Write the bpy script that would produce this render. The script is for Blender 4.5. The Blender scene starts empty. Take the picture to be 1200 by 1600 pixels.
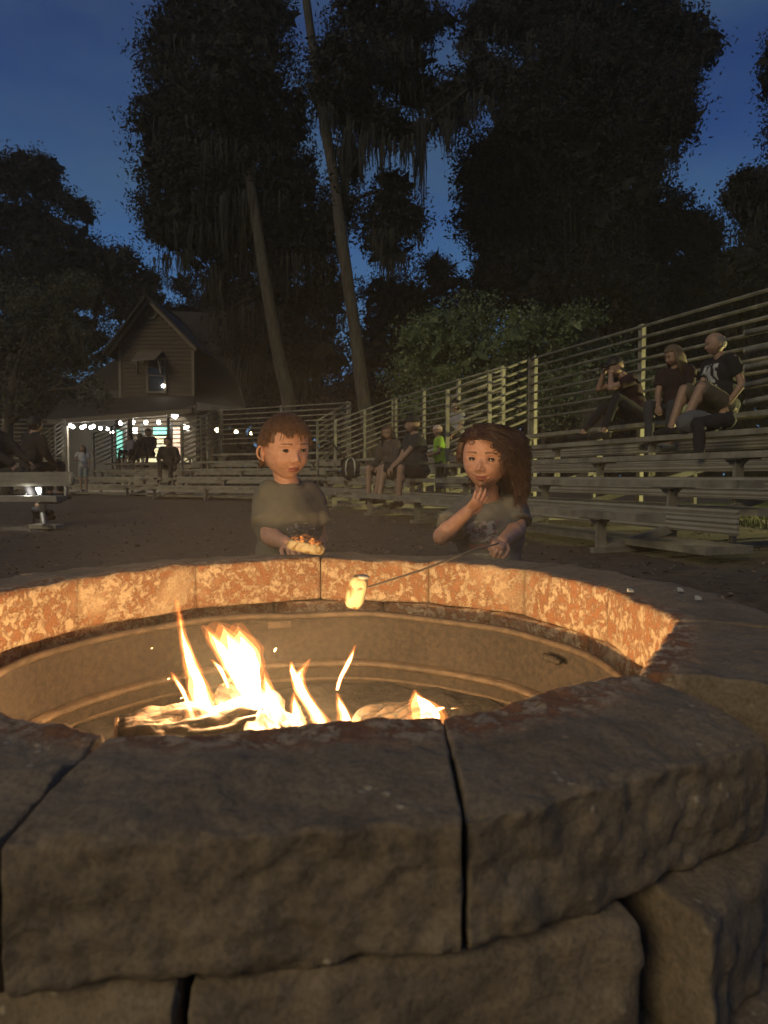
import bpy, bmesh, math, random
import numpy as np
from mathutils import Vector, Matrix, noise as mnoise
random.seed(7); rng = np.random.default_rng(7)
R = math.radians
SC = bpy.context.scene
COL = SC.collection
SUNP, FIREP, FLOODP, HAZE, SMOKE = 1.0, 26.0, 1600, .0016, .075

# ------------------------------------------------------------------ camera, sky, exposure
FPX, YH, CAMZ = 1109.0, 745.0, 0.88          # focal length and horizon in photo pixels, lens height in metres
PITCH = math.atan((YH - 800.0) / FPX)
cam_d = bpy.data.cameras.new('camera'); cam = bpy.data.objects.new('camera', cam_d); COL.objects.link(cam)
cam.location = (0, 0, CAMZ); cam.rotation_euler = (R(90) + PITCH, 0, 0)
cam_d.sensor_fit = 'VERTICAL'; cam_d.sensor_height = 24.0; cam_d.lens = 24.0 * FPX / 1600.0
cam_d.clip_start = 0.02; cam_d.clip_end = 500
SC.camera = cam
cam_d.dof.use_dof = True; cam_d.dof.focus_distance = 2.1; cam_d.dof.aperture_fstop = 6.5

w = bpy.data.worlds.new('World'); SC.world = w; w.use_nodes = True
nt = w.node_tree; nt.nodes.clear()
N = nt.nodes.new; Lk = nt.links.new
out = N('ShaderNodeOutputWorld'); bg = N('ShaderNodeBackground'); tc = N('ShaderNodeTexCoord'); sp = N('ShaderNodeSeparateXYZ')
rp = N('ShaderNodeValToRGB'); nz = N('ShaderNodeTexNoise'); mp = N('ShaderNodeMapping'); mx = N('ShaderNodeMix'); r2 = N('ShaderNodeValToRGB')
Lk(tc.outputs['Generated'], sp.inputs[0]); Lk(sp.outputs['Z'], rp.inputs[0])
cr = rp.color_ramp
cr.elements[0].position = 0.0; cr.elements[0].color = (.10, .23, .40, 1)
cr.elements[1].position = 1.0; cr.elements[1].color = (.005, .009, .045, 1)
for p_, c_ in ((.13, (.090, .215, .40)), (.28, (.046, .125, .29)), (.40, (.019, .058, .19)), (.55, (.010, .029, .125))):
    e = cr.elements.new(p_); e.color = (*c_, 1)
mp.inputs['Scale'].default_value = (1.2, 1.2, 4.5); nz.inputs['Scale'].default_value = 1.6; nz.inputs['Detail'].default_value = 5
Lk(tc.outputs['Generated'], mp.inputs[0]); Lk(mp.outputs[0], nz.inputs['Vector']); Lk(nz.outputs['Fac'], r2.inputs[0])
r2.color_ramp.elements[0].position = .40; r2.color_ramp.elements[0].color = (0, 0, 0, 1)
r2.color_ramp.elements[1].position = .66; r2.color_ramp.elements[1].color = (.62, .62, .62, 1)
mx.data_type = 'RGBA'; mx.inputs[7].default_value = (.062, .125, .20, 1)
Lk(r2.outputs[0], mx.inputs[0]); Lk(rp.outputs[0], mx.inputs[6]); Lk(mx.outputs[2], bg.inputs[0])
bg.inputs[1].default_value = 1.0; Lk(bg.outputs[0], out.inputs[0])

def lamp(name, kind, loc, color, power, parent=None, **kw):
    d = bpy.data.lights.new(name, kind); d.color = color; d.energy = power
    for k, v in kw.items(): setattr(d, k, v)
    o = bpy.data.objects.new(name, d); COL.objects.link(o); o.location = loc
    if parent is not None:
        o.parent = parent; o.location = Vector(loc) - wt(parent)
    return o
def wt(o):
    v = Vector((0, 0, 0))
    while o is not None: v += o.location; o = o.parent
    return v
# last afterglow and the glow of the park's lamps behind the camera: one weak, wide, warm sun
sun = lamp('sun', 'SUN', (0, -5, 12), (1.0, .81, .47), SUNP, angle=R(25))
sun.rotation_euler = Vector((-.52, -.72, .46)).to_track_quat('Z', 'Y').to_euler()

vs = SC.view_settings
vs.view_transform = 'Standard'; vs.look = 'None'; vs.exposure = 0; vs.gamma = 1; vs.use_curve_mapping = False
SC.cycles.volume_bounces = 0; SC.cycles.max_bounces = 6; SC.cycles.diffuse_bounces = 3; SC.cycles.glossy_bounces = 2
SC.cycles.volume_step_rate = 4.0; SC.cycles.volume_max_steps = 64
SC.cycles.use_denoising = True; SC.cycles.use_adaptive_sampling = True; SC.cycles.adaptive_threshold = .03
SC.cycles.sample_clamp_indirect = 3.0

# ------------------------------------------------------------------ helpers
_s, _c = math.sin(PITCH), math.cos(PITCH)
def ray(px, py):
    a = (px - 600) / FPX; b = (800 - py) / FPX
    return Vector((a, _c - b * _s, _s + b * _c))
def U(px, py, Y):                                   # world point on that line of sight at world depth Y
    d = ray(px, py); t = Y / d.y
    return Vector((d.x * t, Y, CAMZ + d.z * t))
def G(px, py, z):                                   # world point on that line of sight at height z
    d = ray(px, py); t = (z - CAMZ) / d.z
    return Vector((d.x * t, d.y * t, z))
def S(pxs, Y): return pxs * Y / FPX                 # size in metres of so many pixels at depth Y

class MB:
    def __init__(s): s.v = []; s.f = []; s.m = []; s.n = 0
    def add(s, v, f, m=0):
        v = [tuple(p) for p in v]; k = s.n
        s.v += v; s.f += [tuple(i + k for i in q) for q in f]; s.m += [m] * len(f); s.n += len(v); return s
    def box(s, c, h, X=(1, 0, 0), Y=(0, 1, 0), Z=(0, 0, 1), m=0):
        c = Vector(c); X = Vector(X) * h[0]; Y = Vector(Y) * h[1]; Z = Vector(Z) * h[2]
        v = [c + X * a + Y * b + Z * d for d in (-1, 1) for b in (-1, 1) for a in (-1, 1)]
        return s.add(v, [(0, 2, 3, 1), (4, 5, 7, 6), (0, 1, 5, 4), (2, 6, 7, 3), (0, 4, 6, 2), (1, 3, 7, 5)], m)
    def tube(s, pts, rad, n=8, m=0, cap=True, flat=1.0):
        pts = [Vector(p) for p in pts]
        if not hasattr(rad, '__len__'): rad = [rad] * len(pts)
        v = []; f = []
        up = None
        for i, p in enumerate(pts):
            t = (pts[min(i + 1, len(pts) - 1)] - pts[max(i - 1, 0)]).normalized()
            if up is None:
                up = Vector((0, 0, 1)) if abs(t.z) < .9 else Vector((0, 1, 0))
                a = t.cross(up).normalized()
            else: a = (a - t * a.dot(t)).normalized()
            b = t.cross(a)
            for k in range(n):
                q = 2 * math.pi * k / n
                v.append(p + a * math.cos(q) * rad[i] + b * math.sin(q) * rad[i] * flat)
        for i in range(len(pts) - 1):
            for k in range(n):
                f.append((i * n + k, i * n + (k + 1) % n, (i + 1) * n + (k + 1) % n, (i + 1) * n + k))
        if cap:
            f.append(tuple(range(n))[::-1]); f.append(tuple((len(pts) - 1) * n + k for k in range(n)))
        return s.add(v, f, m)
    def ball(s, c, r, seg=12, rings=8, m=0, rot=None):
        c = Vector(c); r = (r, r, r) if not hasattr(r, '__len__') else r
        v = [Vector((0, 0, 1))]
        for i in range(1, rings):
            t = math.pi * i / rings
            for k in range(seg):
                q = 2 * math.pi * k / seg
                v.append(Vector((math.sin(t) * math.cos(q), math.sin(t) * math.sin(q), math.cos(t))))
        v.append(Vector((0, 0, -1)))
        v = [Vector((p.x * r[0], p.y * r[1], p.z * r[2])) for p in v]
        if rot is not None: v = [rot @ p for p in v]
        v = [p + c for p in v]; f = []
        for k in range(seg): f.append((0, 1 + k, 1 + (k + 1) % seg))
        for i in range(rings - 2):
            for k in range(seg):
                a = 1 + i * seg
                f.append((a + k, a + seg + k, a + seg + (k + 1) % seg, a + (k + 1) % seg))
        a = 1 + (rings - 2) * seg; L = len(v) - 1
        for k in range(seg): f.append((L, a + (k + 1) % seg, a + k))
        return s.add(v, f, m)
    def cap(s, a, b, ra, rb, n=12, m=0):             # tapered limb with round ends
        s.tube([a, b], [ra, rb], n, m); s.ball(a, ra, n, 8, m); s.ball(b, rb, n, 8, m); return s
    def mesh(s, name, mats, smooth=False):
        me = bpy.data.meshes.new(name); me.from_pydata(s.v, [], s.f)
        for q in (mats if isinstance(mats, (list, tuple)) else [mats]): me.materials.append(q)
        if any(s.m): me.polygons.foreach_set('material_index', s.m)
        if smooth: me.polygons.foreach_set('use_smooth', [True] * len(me.polygons))
        me.update(); return me

def link(name, me, parent=None):
    o = bpy.data.objects.new(name, me); COL.objects.link(o)
    if parent is not None:
        o.parent = parent; o.location = -wt(parent)
    return o
def obj(name, mb, mats, parent=None, smooth=False): return link(name, mb.mesh(name, mats, smooth), parent)
def tag(o, label=None, cat=None, group=None, kind=None):
    if label: o['label'] = label
    if cat: o['category'] = cat
    if group: o['group'] = group
    if kind: o['kind'] = kind
    return o
def thing(name, label, cat, loc, group=None):
    o = bpy.data.objects.new(name, None); COL.objects.link(o); o.location = loc; o.empty_display_size = .1
    return tag(o, label, cat, group)
def npmesh(name, v, f, mats, smooth=False):
    v = np.asarray(v, dtype=np.float32); f = np.asarray(f, dtype=np.int32)
    me = bpy.data.meshes.new(name); k = f.shape[1]
    me.vertices.add(len(v)); me.vertices.foreach_set('co', v.ravel())
    me.loops.add(f.size); me.loops.foreach_set('vertex_index', f.ravel())
    me.polygons.add(len(f)); me.polygons.foreach_set('loop_start', np.arange(0, f.size, k, dtype=np.int32))
    if smooth: me.polygons.foreach_set('use_smooth', np.ones(len(f), dtype=bool))
    for q in (mats if isinstance(mats, (list, tuple)) else [mats]): me.materials.append(q)
    me.update(calc_edges=True); return me
def remesh(mb, voxel, mats, it=4, puff=None):
    me = mb.mesh('tmp', mats); o = bpy.data.objects.new('tmp', me); COL.objects.link(o)
    r = o.modifiers.new('r', 'REMESH'); r.mode = 'VOXEL'; r.voxel_size = voxel; r.use_smooth_shade = True
    if it: q = o.modifiers.new('s', 'SMOOTH'); q.factor = .5; q.iterations = it
    dg = bpy.context.evaluated_depsgraph_get(); m2 = bpy.data.meshes.new_from_object(o.evaluated_get(dg))
    bpy.data.objects.remove(o); bpy.data.meshes.remove(me)
    m2.materials.clear()
    for q in (mats if isinstance(mats, (list, tuple)) else [mats]): m2.materials.append(q)
    if puff:                                          # folds in cloth
        amp, sc = puff
        for v in m2.vertices:
            p = v.co; v.co = p + v.normal * amp * (mnoise.noise(Vector((p.x * sc, p.y * sc, p.z * sc * .45))) + .5 * mnoise.noise(p * sc * 2.3))
    return m2

# ------------------------------------------------------------------ materials
def mat(name, c1, c2=None, scale=8, detail=6, rough=.7, metal=0, bump=0, bscale=40, stretch=(1, 1, 1), lo=.35, hi=.65, bdist=.01, coat=0, extra=None, sss=0, gen=False):
    m = bpy.data.materials.new(name); m.use_nodes = True; t = m.node_tree; b = t.nodes['Principled BSDF']
    b.inputs['Base Color'].default_value = (*c1, 1); b.inputs['Roughness'].default_value = rough; b.inputs['Metallic'].default_value = metal
    if sss:
        b.inputs['Subsurface Weight'].default_value = sss; b.inputs['Subsurface Radius'].default_value = (1, .35, .2); b.inputs['Subsurface Scale'].default_value = .01
    n = t.nodes.new; l = t.links.new
    co = n('ShaderNodeTexCoord'); mp = n('ShaderNodeMapping'); mp.inputs['Scale'].default_value = stretch
    l(co.outputs['Object'], mp.inputs[0])
    if c2 is not None:
        z = n('ShaderNodeTexNoise'); z.inputs['Scale'].default_value = scale; z.inputs['Detail'].default_value = detail; z.inputs['Roughness'].default_value = .62
        l(mp.outputs[0], z.inputs['Vector']); rr = n('ShaderNodeValToRGB'); l(z.outputs['Fac'], rr.inputs[0])
        rr.color_ramp.elements[0].position = lo; rr.color_ramp.elements[0].color = (*c1, 1)
        rr.color_ramp.elements[1].position = hi; rr.color_ramp.elements[1].color = (*c2, 1)
        l(rr.outputs[0], b.inputs['Base Color'])
    if bump:
        z2 = n('ShaderNodeTexNoise'); z2.inputs['Scale'].default_value = bscale; z2.inputs['Detail'].default_value = 8; z2.inputs['Roughness'].default_value = .65
        l(mp.outputs[0], z2.inputs['Vector']); bp = n('ShaderNodeBump'); bp.inputs['Strength'].default_value = bump; bp.inputs['Distance'].default_value = bdist
        l(z2.outputs['Fac'], bp.inputs['Height']); l(bp.outputs[0], b.inputs['Normal'])
    if extra: extra(m, t, b, mp)
    return m
def emis(name, col, k):
    m = bpy.data.materials.new(name); m.use_nodes = True; t = m.node_tree; b = t.nodes['Principled BSDF']
    b.inputs['Base Color'].default_value = (*col, 1); b.inputs['Emission Color'].default_value = (*col, 1); b.inputs['Emission Strength'].default_value = k
    return m

def stone_nodes(m, t, b, mp):
    n = t.nodes.new; l = t.links.new
    def noise(sc, det, ro=.6, dist=0, src=mp):
        z = n('ShaderNodeTexNoise'); z.inputs['Scale'].default_value = sc; z.inputs['Detail'].default_value = det; z.inputs['Roughness'].default_value = ro
        z.inputs['Distortion'].default_value = dist; l(src.outputs[0], z.inputs['Vector']); return z
    def ramp(src, a, ca, bb, cb):
        r = n('ShaderNodeValToRGB'); r.color_ramp.elements[0].position = a; r.color_ramp.elements[0].color = (*ca, 1)
        r.color_ramp.elements[1].position = bb; r.color_ramp.elements[1].color = (*cb, 1); l(src, r.inputs[0]); return r
    def mix(fac, a, c, mode='MIX'):
        x = n('ShaderNodeMix'); x.data_type = 'RGBA'; x.blend_type = mode
        if hasattr(fac, 'links'): l(fac, x.inputs[0])
        else: x.inputs[0].default_value = fac
        for s, i in ((a, 6), (c, 7)):
            if hasattr(s, 'links'): l(s, x.inputs[i])
            else: x.inputs[i].default_value = (*s, 1)
        return x.outputs[2]
    patch = noise(7, 2, .5, .3); fine = noise(46, 12, .80, .35); big = noise(4, 3)
    flaky = ramp(fine.outputs['Fac'], .470, (0, 0, 0), .525, (1, 1, 1))
    where = ramp(patch.outputs['Fac'], .22, (0, 0, 0), .42, (1, 1, 1))
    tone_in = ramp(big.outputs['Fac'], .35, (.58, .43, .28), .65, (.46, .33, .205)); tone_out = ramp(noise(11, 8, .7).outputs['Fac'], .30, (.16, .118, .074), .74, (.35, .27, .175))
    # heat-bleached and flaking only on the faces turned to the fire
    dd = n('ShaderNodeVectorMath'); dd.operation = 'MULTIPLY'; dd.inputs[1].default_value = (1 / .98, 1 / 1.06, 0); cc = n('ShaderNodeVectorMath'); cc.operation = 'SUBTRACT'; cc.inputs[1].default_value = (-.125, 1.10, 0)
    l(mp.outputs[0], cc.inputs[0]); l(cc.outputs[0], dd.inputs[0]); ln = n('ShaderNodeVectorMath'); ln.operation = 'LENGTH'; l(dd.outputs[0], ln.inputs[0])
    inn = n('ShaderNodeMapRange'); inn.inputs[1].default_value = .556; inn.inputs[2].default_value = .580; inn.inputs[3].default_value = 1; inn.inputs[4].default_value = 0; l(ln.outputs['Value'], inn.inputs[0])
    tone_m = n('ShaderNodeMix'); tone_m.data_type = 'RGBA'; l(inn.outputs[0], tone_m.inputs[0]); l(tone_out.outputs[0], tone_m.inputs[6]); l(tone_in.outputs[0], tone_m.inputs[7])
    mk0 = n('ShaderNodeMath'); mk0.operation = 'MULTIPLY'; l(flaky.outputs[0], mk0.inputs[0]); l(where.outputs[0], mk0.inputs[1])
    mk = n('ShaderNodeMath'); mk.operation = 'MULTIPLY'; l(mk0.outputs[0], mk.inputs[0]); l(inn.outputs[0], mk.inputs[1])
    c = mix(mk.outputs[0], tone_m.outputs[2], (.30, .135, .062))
    vo = n('ShaderNodeTexVoronoi'); vo.inputs['Scale'].default_value = 75; l(mp.outputs[0], vo.inputs['Vector'])
    peb = ramp(vo.outputs['Distance'], .12, (1, 1, 1), .26, (0, 0, 0))
    gate = ramp(noise(13, 2).outputs['Fac'], .56, (0, 0, 0), .64, (.7, .7, .7))
    pm = n('ShaderNodeMath'); pm.operation = 'MULTIPLY'; l(peb.outputs[0], pm.inputs[0]); l(gate.outputs[0], pm.inputs[1])
    c = mix(pm.outputs[0], c, (.60, .50, .36))
    sp2 = noise(240, 2); spk = ramp(sp2.outputs['Fac'], .30, (.72, .72, .72), .60, (1.08, 1.08, 1.08)); c = mix(1.0, c, spk.outputs[0], 'MULTIPLY')
    l(c, b.inputs['Base Color'])
    ad = n('ShaderNodeMath'); ad.operation = 'MULTIPLY_ADD'; l(mk.outputs[0], ad.inputs[0]); ad.inputs[1].default_value = -.35; l(noise(110, 8, .7).outputs['Fac'], ad.inputs[2])
    ad2 = n('ShaderNodeMath'); ad2.operation = 'MULTIPLY_ADD'; l(pm.outputs[0], ad2.inputs[0]); ad2.inputs[1].default_value = .6; l(ad.outputs[0], ad2.inputs[2])
    bp = n('ShaderNodeBump'); bp.inputs['Strength'].default_value = .8; bp.inputs['Distance'].default_value = .004; l(ad2.outputs[0], bp.inputs['Height']); l(bp.outputs[0], b.inputs['Normal'])

M = {}
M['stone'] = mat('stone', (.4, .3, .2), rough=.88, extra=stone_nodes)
def ridge(freq, axis, dist=.004, strength=.6):
    def fn(m, t, b, mp):
        n = t.nodes.new; l = t.links.new
        wv = n('ShaderNodeTexWave'); wv.bands_direction = axis; wv.inputs['Scale'].default_value = freq; wv.inputs['Distortion'].default_value = 0
        l(mp.outputs[0], wv.inputs['Vector']); bp = n('ShaderNodeBump'); bp.inputs['Strength'].default_value = strength; bp.inputs['Distance'].default_value = dist
        l(wv.outputs['Fac'], bp.inputs['Height']); l(bp.outputs[0], b.inputs['Normal'])
    return fn
M['alu'] = mat('aluminium', (.15, .138, .105), (.34, .315, .24), scale=5, rough=.55, metal=.15, bump=.15, bscale=60, bdist=.003)
M['aludark'] = mat('aluminium_frame', (.20, .19, .16), (.30, .285, .24), scale=5, rough=.6, metal=.15)
M['riser'] = mat('ribbed_aluminium', (.24, .225, .18), (.34, .32, .26), scale=3, rough=.6, metal=.15, extra=ridge(9, 'Z', .01, .8))
M['ring'] = mat('sooty_steel', (.009, .007, .0055), (.056, .038, .025), scale=85, detail=8, rough=.8, metal=0, bump=.7, bscale=140, bdist=.003, lo=.3, hi=.8)
M['ringlip'] = mat('worn_steel', (.055, .038, .025), (.12, .082, .052), scale=30, rough=.6, metal=.1, bump=.4, bscale=90)
M['soot'] = mat('soot', (.015, .012, .010), (.05, .04, .03), scale=40, rough=.9)
M['ash'] = mat('ash', (.020, .017, .014), (.075, .064, .052), scale=25, rough=.95, bump=1, bscale=60)
def bark_nodes(m, t, b, mp):
    n = t.nodes.new; l = t.links.new
    vo = n('ShaderNodeTexVoronoi'); vo.feature = 'DISTANCE_TO_EDGE'; vo.inputs['Scale'].default_value = 75; l(mp.outputs[0], vo.inputs['Vector'])
    r = n('ShaderNodeValToRGB'); r.color_ramp.elements[0].position = .02; r.color_ramp.elements[0].color = (.012, .009, .007, 1)
    r.color_ramp.elements[1].position = .16; r.color_ramp.elements[1].color = (.045, .026, .014, 1); l(vo.outputs['Distance'], r.inputs[0]); l(r.outputs[0], b.inputs['Base Color'])
    bp = n('ShaderNodeBump'); bp.inputs['Strength'].default_value = 1; bp.inputs['Distance'].default_value = .02; l(r.outputs[0], bp.inputs['Height']); l(bp.outputs[0], b.inputs['Normal'])
M['log'] = mat('charred_bark', (.2, .14, .1), rough=.85, stretch=(.55, 1, 1), extra=bark_nodes)
M['cutwood'] = mat('cut_wood', (.16, .10, .055), (.07, .04, .02), scale=30, rough=.8)
M['mulch'] = mat('mulch', (.050, .038, .027), (.118, .090, .062), scale=14, detail=10, rough=.95, bump=.7, bscale=40, bdist=.015, lo=.35, hi=.7)
M['grass'] = mat('grass', (.05, .07, .02), (.10, .12, .04), scale=60, rough=.9)
M['chip'] = mat('wood_chip', (.09, .065, .045), (.22, .17, .12), scale=20, rough=.9)
M['bark'] = mat('tree_bark', (.040, .033, .025), (.10, .084, .063), scale=6, rough=.9, bump=1, bscale=14, stretch=(3, 3, .35), bdist=.06)
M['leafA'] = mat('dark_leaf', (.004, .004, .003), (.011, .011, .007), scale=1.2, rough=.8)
M['leafB'] = mat('glossy_leaf', (.055, .085, .032), (.13, .17, .075), scale=1.5, rough=.55)
M['leafC'] = mat('grey_leaf', (.035, .036, .024), (.075, .075, .05), scale=1.5, rough=.8)
M['moss'] = mat('spanish_moss', (.010, .010, .008), (.028, .027, .021), scale=3, rough=.95)
M['siding'] = mat('painted_siding', (.058, .044, .030), (.078, .058, .040), scale=4, rough=.8)
M['trim'] = mat('painted_trim', (.115, .095, .072), (.15, .125, .096), scale=5, rough=.7)
M['shingle'] = mat('roof_shingle', (.020, .016, .013), (.034, .028, .023), scale=9, rough=.9, bump=.6, bscale=25)
M['glass'] = mat('window_glass', (.02, .022, .025), rough=.12)
M['yellow'] = mat('yellow_clapboard', (.66, .60, .38), (.72, .66, .44), scale=3, rough=.7)
M['teal'] = mat('teal_paint', (.10, .42, .38), rough=.5)
M['pinkwall'] = mat('pink_panel', (.55, .38, .30), rough=.7)
M['bulb'] = emis('bulb_and_reflection', (1.0, .96, .82), 40)
M['bulbw'] = emis('lit_bulb_warm', (1.0, .85, .5), 14)
M['lantern'] = emis('lit_lantern', (1.0, .97, .88), 5)
M['blue_led'] = emis('blue_light', (.25, .55, 1.0), 3)
M['wire'] = mat('wire', (.02, .02, .02), rough=.6)
# ------------------------------------------------------------------ ground
PC = Vector((-.125, 1.10, 0)); RIM = .685; ZG = .33      # pit centre, height of the rim, height of the ground under the bleachers
def sstep(a, b, x):
    t = min(1, max(0, (x - a) / (b - a))); return t * t * (3 - 2 * t)
def ground_z(x, y):
    r = math.hypot(x - PC.x, y - PC.y)
    z = ZG * sstep(1.6, 3.6, r)
    z += .022 * mnoise.noise(Vector((x * 1.1, y * 1.1, 0))) + .008 * mnoise.noise(Vector((x * 5, y * 5, 3)))
    return z
radii = [0] + list(np.geomspace(.6, 12, 70)) + list(np.geomspace(12.6, 400, 40)); NA = 140
v = []; f = []
for r in radii:
    for k in range(NA):
        a = 2 * math.pi * k / NA; x = PC.x + r * math.cos(a); y = PC.y + r * math.sin(a)
        v.append((x, y, ground_z(x, y)))
for i in range(len(radii) - 1):
    for k in range(NA): f.append((i * NA + k, i * NA + (k + 1) % NA, (i + 1) * NA + (k + 1) % NA, (i + 1) * NA + k))
tag(link('ground', npmesh('ground', v, f, M['mulch'], True)), 'dark brown mulch ground around the fire pit', kind='structure')

# loose wood chips and litter lying on the ground
v = []; f = []
for i in range(5000):
    d = 2.1 + 9 * rng.random() ** 1.2; a = R(38 + 104 * rng.random()); x = PC.x + d * math.cos(a); y = PC.y + d * math.sin(a)
    s = .008 + .022 * rng.random() ** 2; q = rng.random() * 6.28; z = ground_z(x, y) + s * .25
    cx, sx = math.cos(q) * s, math.sin(q) * s; tl = (rng.random(2) - .5) * s
    k = len(v); v += [(x - cx, y - sx, z - tl[0]), (x + sx * .4, y - cx * .4, z + s * .3), (x + cx, y + sx, z + tl[0]), (x - sx * .4, y + cx * .4, z + tl[1])]; f.append((k, k + 1, k + 2, k + 3))
tag(link('wood_chips', npmesh('wood_chips', v, f, M['chip'])), 'loose wood chips strewn over the mulch', 'wood chips', kind='stuff')
# grass under and beyond the right bleacher
v = []; f = []
for i in range(26000):
    x = 3.9 + 6 * rng.random(); y = 7.2 + 7 * rng.random()
    if mnoise.noise(Vector((x, y, 0))) < -.25: continue
    h = .02 + .05 * rng.random(); a = rng.random() * 6.28; z = ground_z(x, y); dx, dy = math.cos(a) * .006, math.sin(a) * .006
    lx, ly = (rng.random(2) - .5) * .05
    k = len(v); v += [(x - dx, y - dy, z), (x + dx, y + dy, z), (x + lx, y + ly, z + h)]; f.append((k, k + 1, k + 2))
tag(link('grass', npmesh('grass', v, f, M['grass'])), 'short grass lit yellow beyond the right bleacher', 'grass', kind='stuff')

# ------------------------------------------------------------------ fire pit: courses of rough wall blocks
pit = thing('fire_pit', 'round fire pit of rough tumbled wall blocks in the foreground', 'fire pit', (PC.x, PC.y, 0))
inner = [(-.585, 1.352), (-.414, 1.556), (-.152, 1.69), (.103, 1.639), (.296, 1.492), (.395, 1.25), (.397, .961), (.256, .709), (.047, .577), (-.209, .526), (-.42, .645), (-.58, .86), (-.645, 1.11)]
NB = len(inner)
def stone(i0, i1, o1, o0, zt, h, n, rough, seed, face_in_rough=.0025, taper=.0):
    # a block from four plan corners; n subdivisions along its width; a cube grid whose edges are rounded and whose outer face is split rough
    nu = n; nv = max(4, int(n * .7)); nw = max(4, int(n * .45)); idx = {}; vs_ = []; fs = []
    W = ((Vector(i1) - Vector(i0)).length + (Vector(o1) - Vector(o0)).length) / 2; D = ((Vector(o0) - Vector(i0)).length + (Vector(o1) - Vector(i1)).length) / 2
    gap = .0008 / W
    def vert(a, b, c):
        key = (a, b, c)
        if key in idx: return idx[key]
        x = (2 * a / nu - 1) * W / 2; y = (2 * b / nv - 1) * D / 2; z = (2 * c / nw - 1) * h / 2
        rd = .007 if b < nv / 2 else .017
        rx = .003; hx, hy, hz = W / 2 - rx, D / 2 - rd, h / 2 - rd * .8
        q = Vector((max(-hx, min(hx, x)), max(-hy, min(hy, y)), max(-hz, min(hz, z)))); d = Vector((x, y, z)) - q
        if d.length > 1e-9: e = d.normalized(); p = q + Vector((e.x * rx, e.y * rd, e.z * rd * .8))
        else: p = q; e = Vector((0, 0, 1))
        u = p.x / W + .5; vv = p.y / D + .5
        u = gap + u * (1 - 2 * gap)
        A = Vector(i0).lerp(Vector(i1), u); B = Vector(o0).lerp(Vector(o1), u); P2 = A.lerp(B, vv)
        P = Vector((P2.x, P2.y, zt - h / 2 + p.z))
        nn = Vector(((B - A).x, (B - A).y, 0)).normalized(); tt = Vector((nn.y, -nn.x, 0))
        dirn = (nn * e.y + tt * -e.x + Vector((0, 0, e.z))).normalized()
        sp_ = P * 1.0 + Vector((seed * 3.1, 0, 0))
        outer = sstep(0, 1, e.y)
        edge = 1 - max(abs(e.x), abs(e.y), abs(e.z)) ** 2
        k = face_in_rough * (1 - .8 * abs(e.x)) * (1 + edge * .5) + outer * rough + .0025 * max(0, e.z)
        nd = mnoise.noise(sp_ * 16) * 1.0 + mnoise.noise(sp_ * 42) * .5 + mnoise.noise(sp_ * 110) * .3
        if outer > 0: nd = nd * (1 - .2 * outer) + outer * (.9 * (abs(mnoise.noise(sp_ * 24 + Vector((5, 5, 5)))) - .25) + .35 * mnoise.noise(sp_ * 75))
        P = P + dirn * nd * k
        P.z += max(0, e.z) * (.004 * mnoise.noise(sp_ * 7) - taper * sstep(.45, 1.0, vv))      # worn, slightly dished top
        idx[key] = len(vs_); vs_.append(P); return idx[key]
    for a in range(nu):
        for b in range(nv):
            fs.append((vert(a, b, 0), vert(a, b + 1, 0), vert(a + 1, b + 1, 0), vert(a + 1, b, 0)))
            fs.append((vert(a, b, nw), vert(a + 1, b, nw), vert(a + 1, b + 1, nw), vert(a, b + 1, nw)))
        for c in range(nw):
            fs.append((vert(a, 0, c), vert(a + 1, 0, c), vert(a + 1, 0, c + 1), vert(a, 0, c + 1)))
            fs.append((vert(a, nv, c), vert(a, nv, c + 1), vert(a + 1, nv, c + 1), vert(a + 1, nv, c)))
    for b in range(nv):
        for c in range(nw):
            fs.append((vert(0, b, c), vert(0, b, c + 1), vert(0, b + 1, c + 1), vert(0, b + 1, c)))
            fs.append((vert(nu, b, c), vert(nu, b + 1, c), vert(nu, b + 1, c + 1), vert(nu, b, c + 1)))
    o = obj('stone', MB().add(vs_, fs), M['stone'], pit, True)
    return o
def outward(p, d):
    q = Vector((p[0] - PC.x, p[1] - PC.y)); q.normalize(); return (p[0] + q.x * d, p[1] + q.y * d)
for k in range(NB):
    a, b = inner[k], inner[(k + 1) % NB]; d = {8: .175, 7: .19}.get(k, .185)
    near = k in (6, 7, 8, 9)
    # outer corners pulled apart where the photo shows wide joints
    oa, ob = outward(a, d + rng.uniform(-.008, .008)), outward(b, d + rng.uniform(-.008, .008))
    if k == 8: oa, ob = (.050, .417), (-.215, .382)
    if k == 7: oa, ob = (.306, .552), (.050, .417)
    if k == 6: oa, ob = (.60, .93), (.43, .64)
    if k == 9: oa, ob = (-.215, .382), (-.56, .50)
    stone(a, b, ob, oa, RIM + rng.uniform(-.002, .002), .099, 72 if near else (26 if k < 6 else 18), .0055, k, taper=.010 if near else .004)
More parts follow.
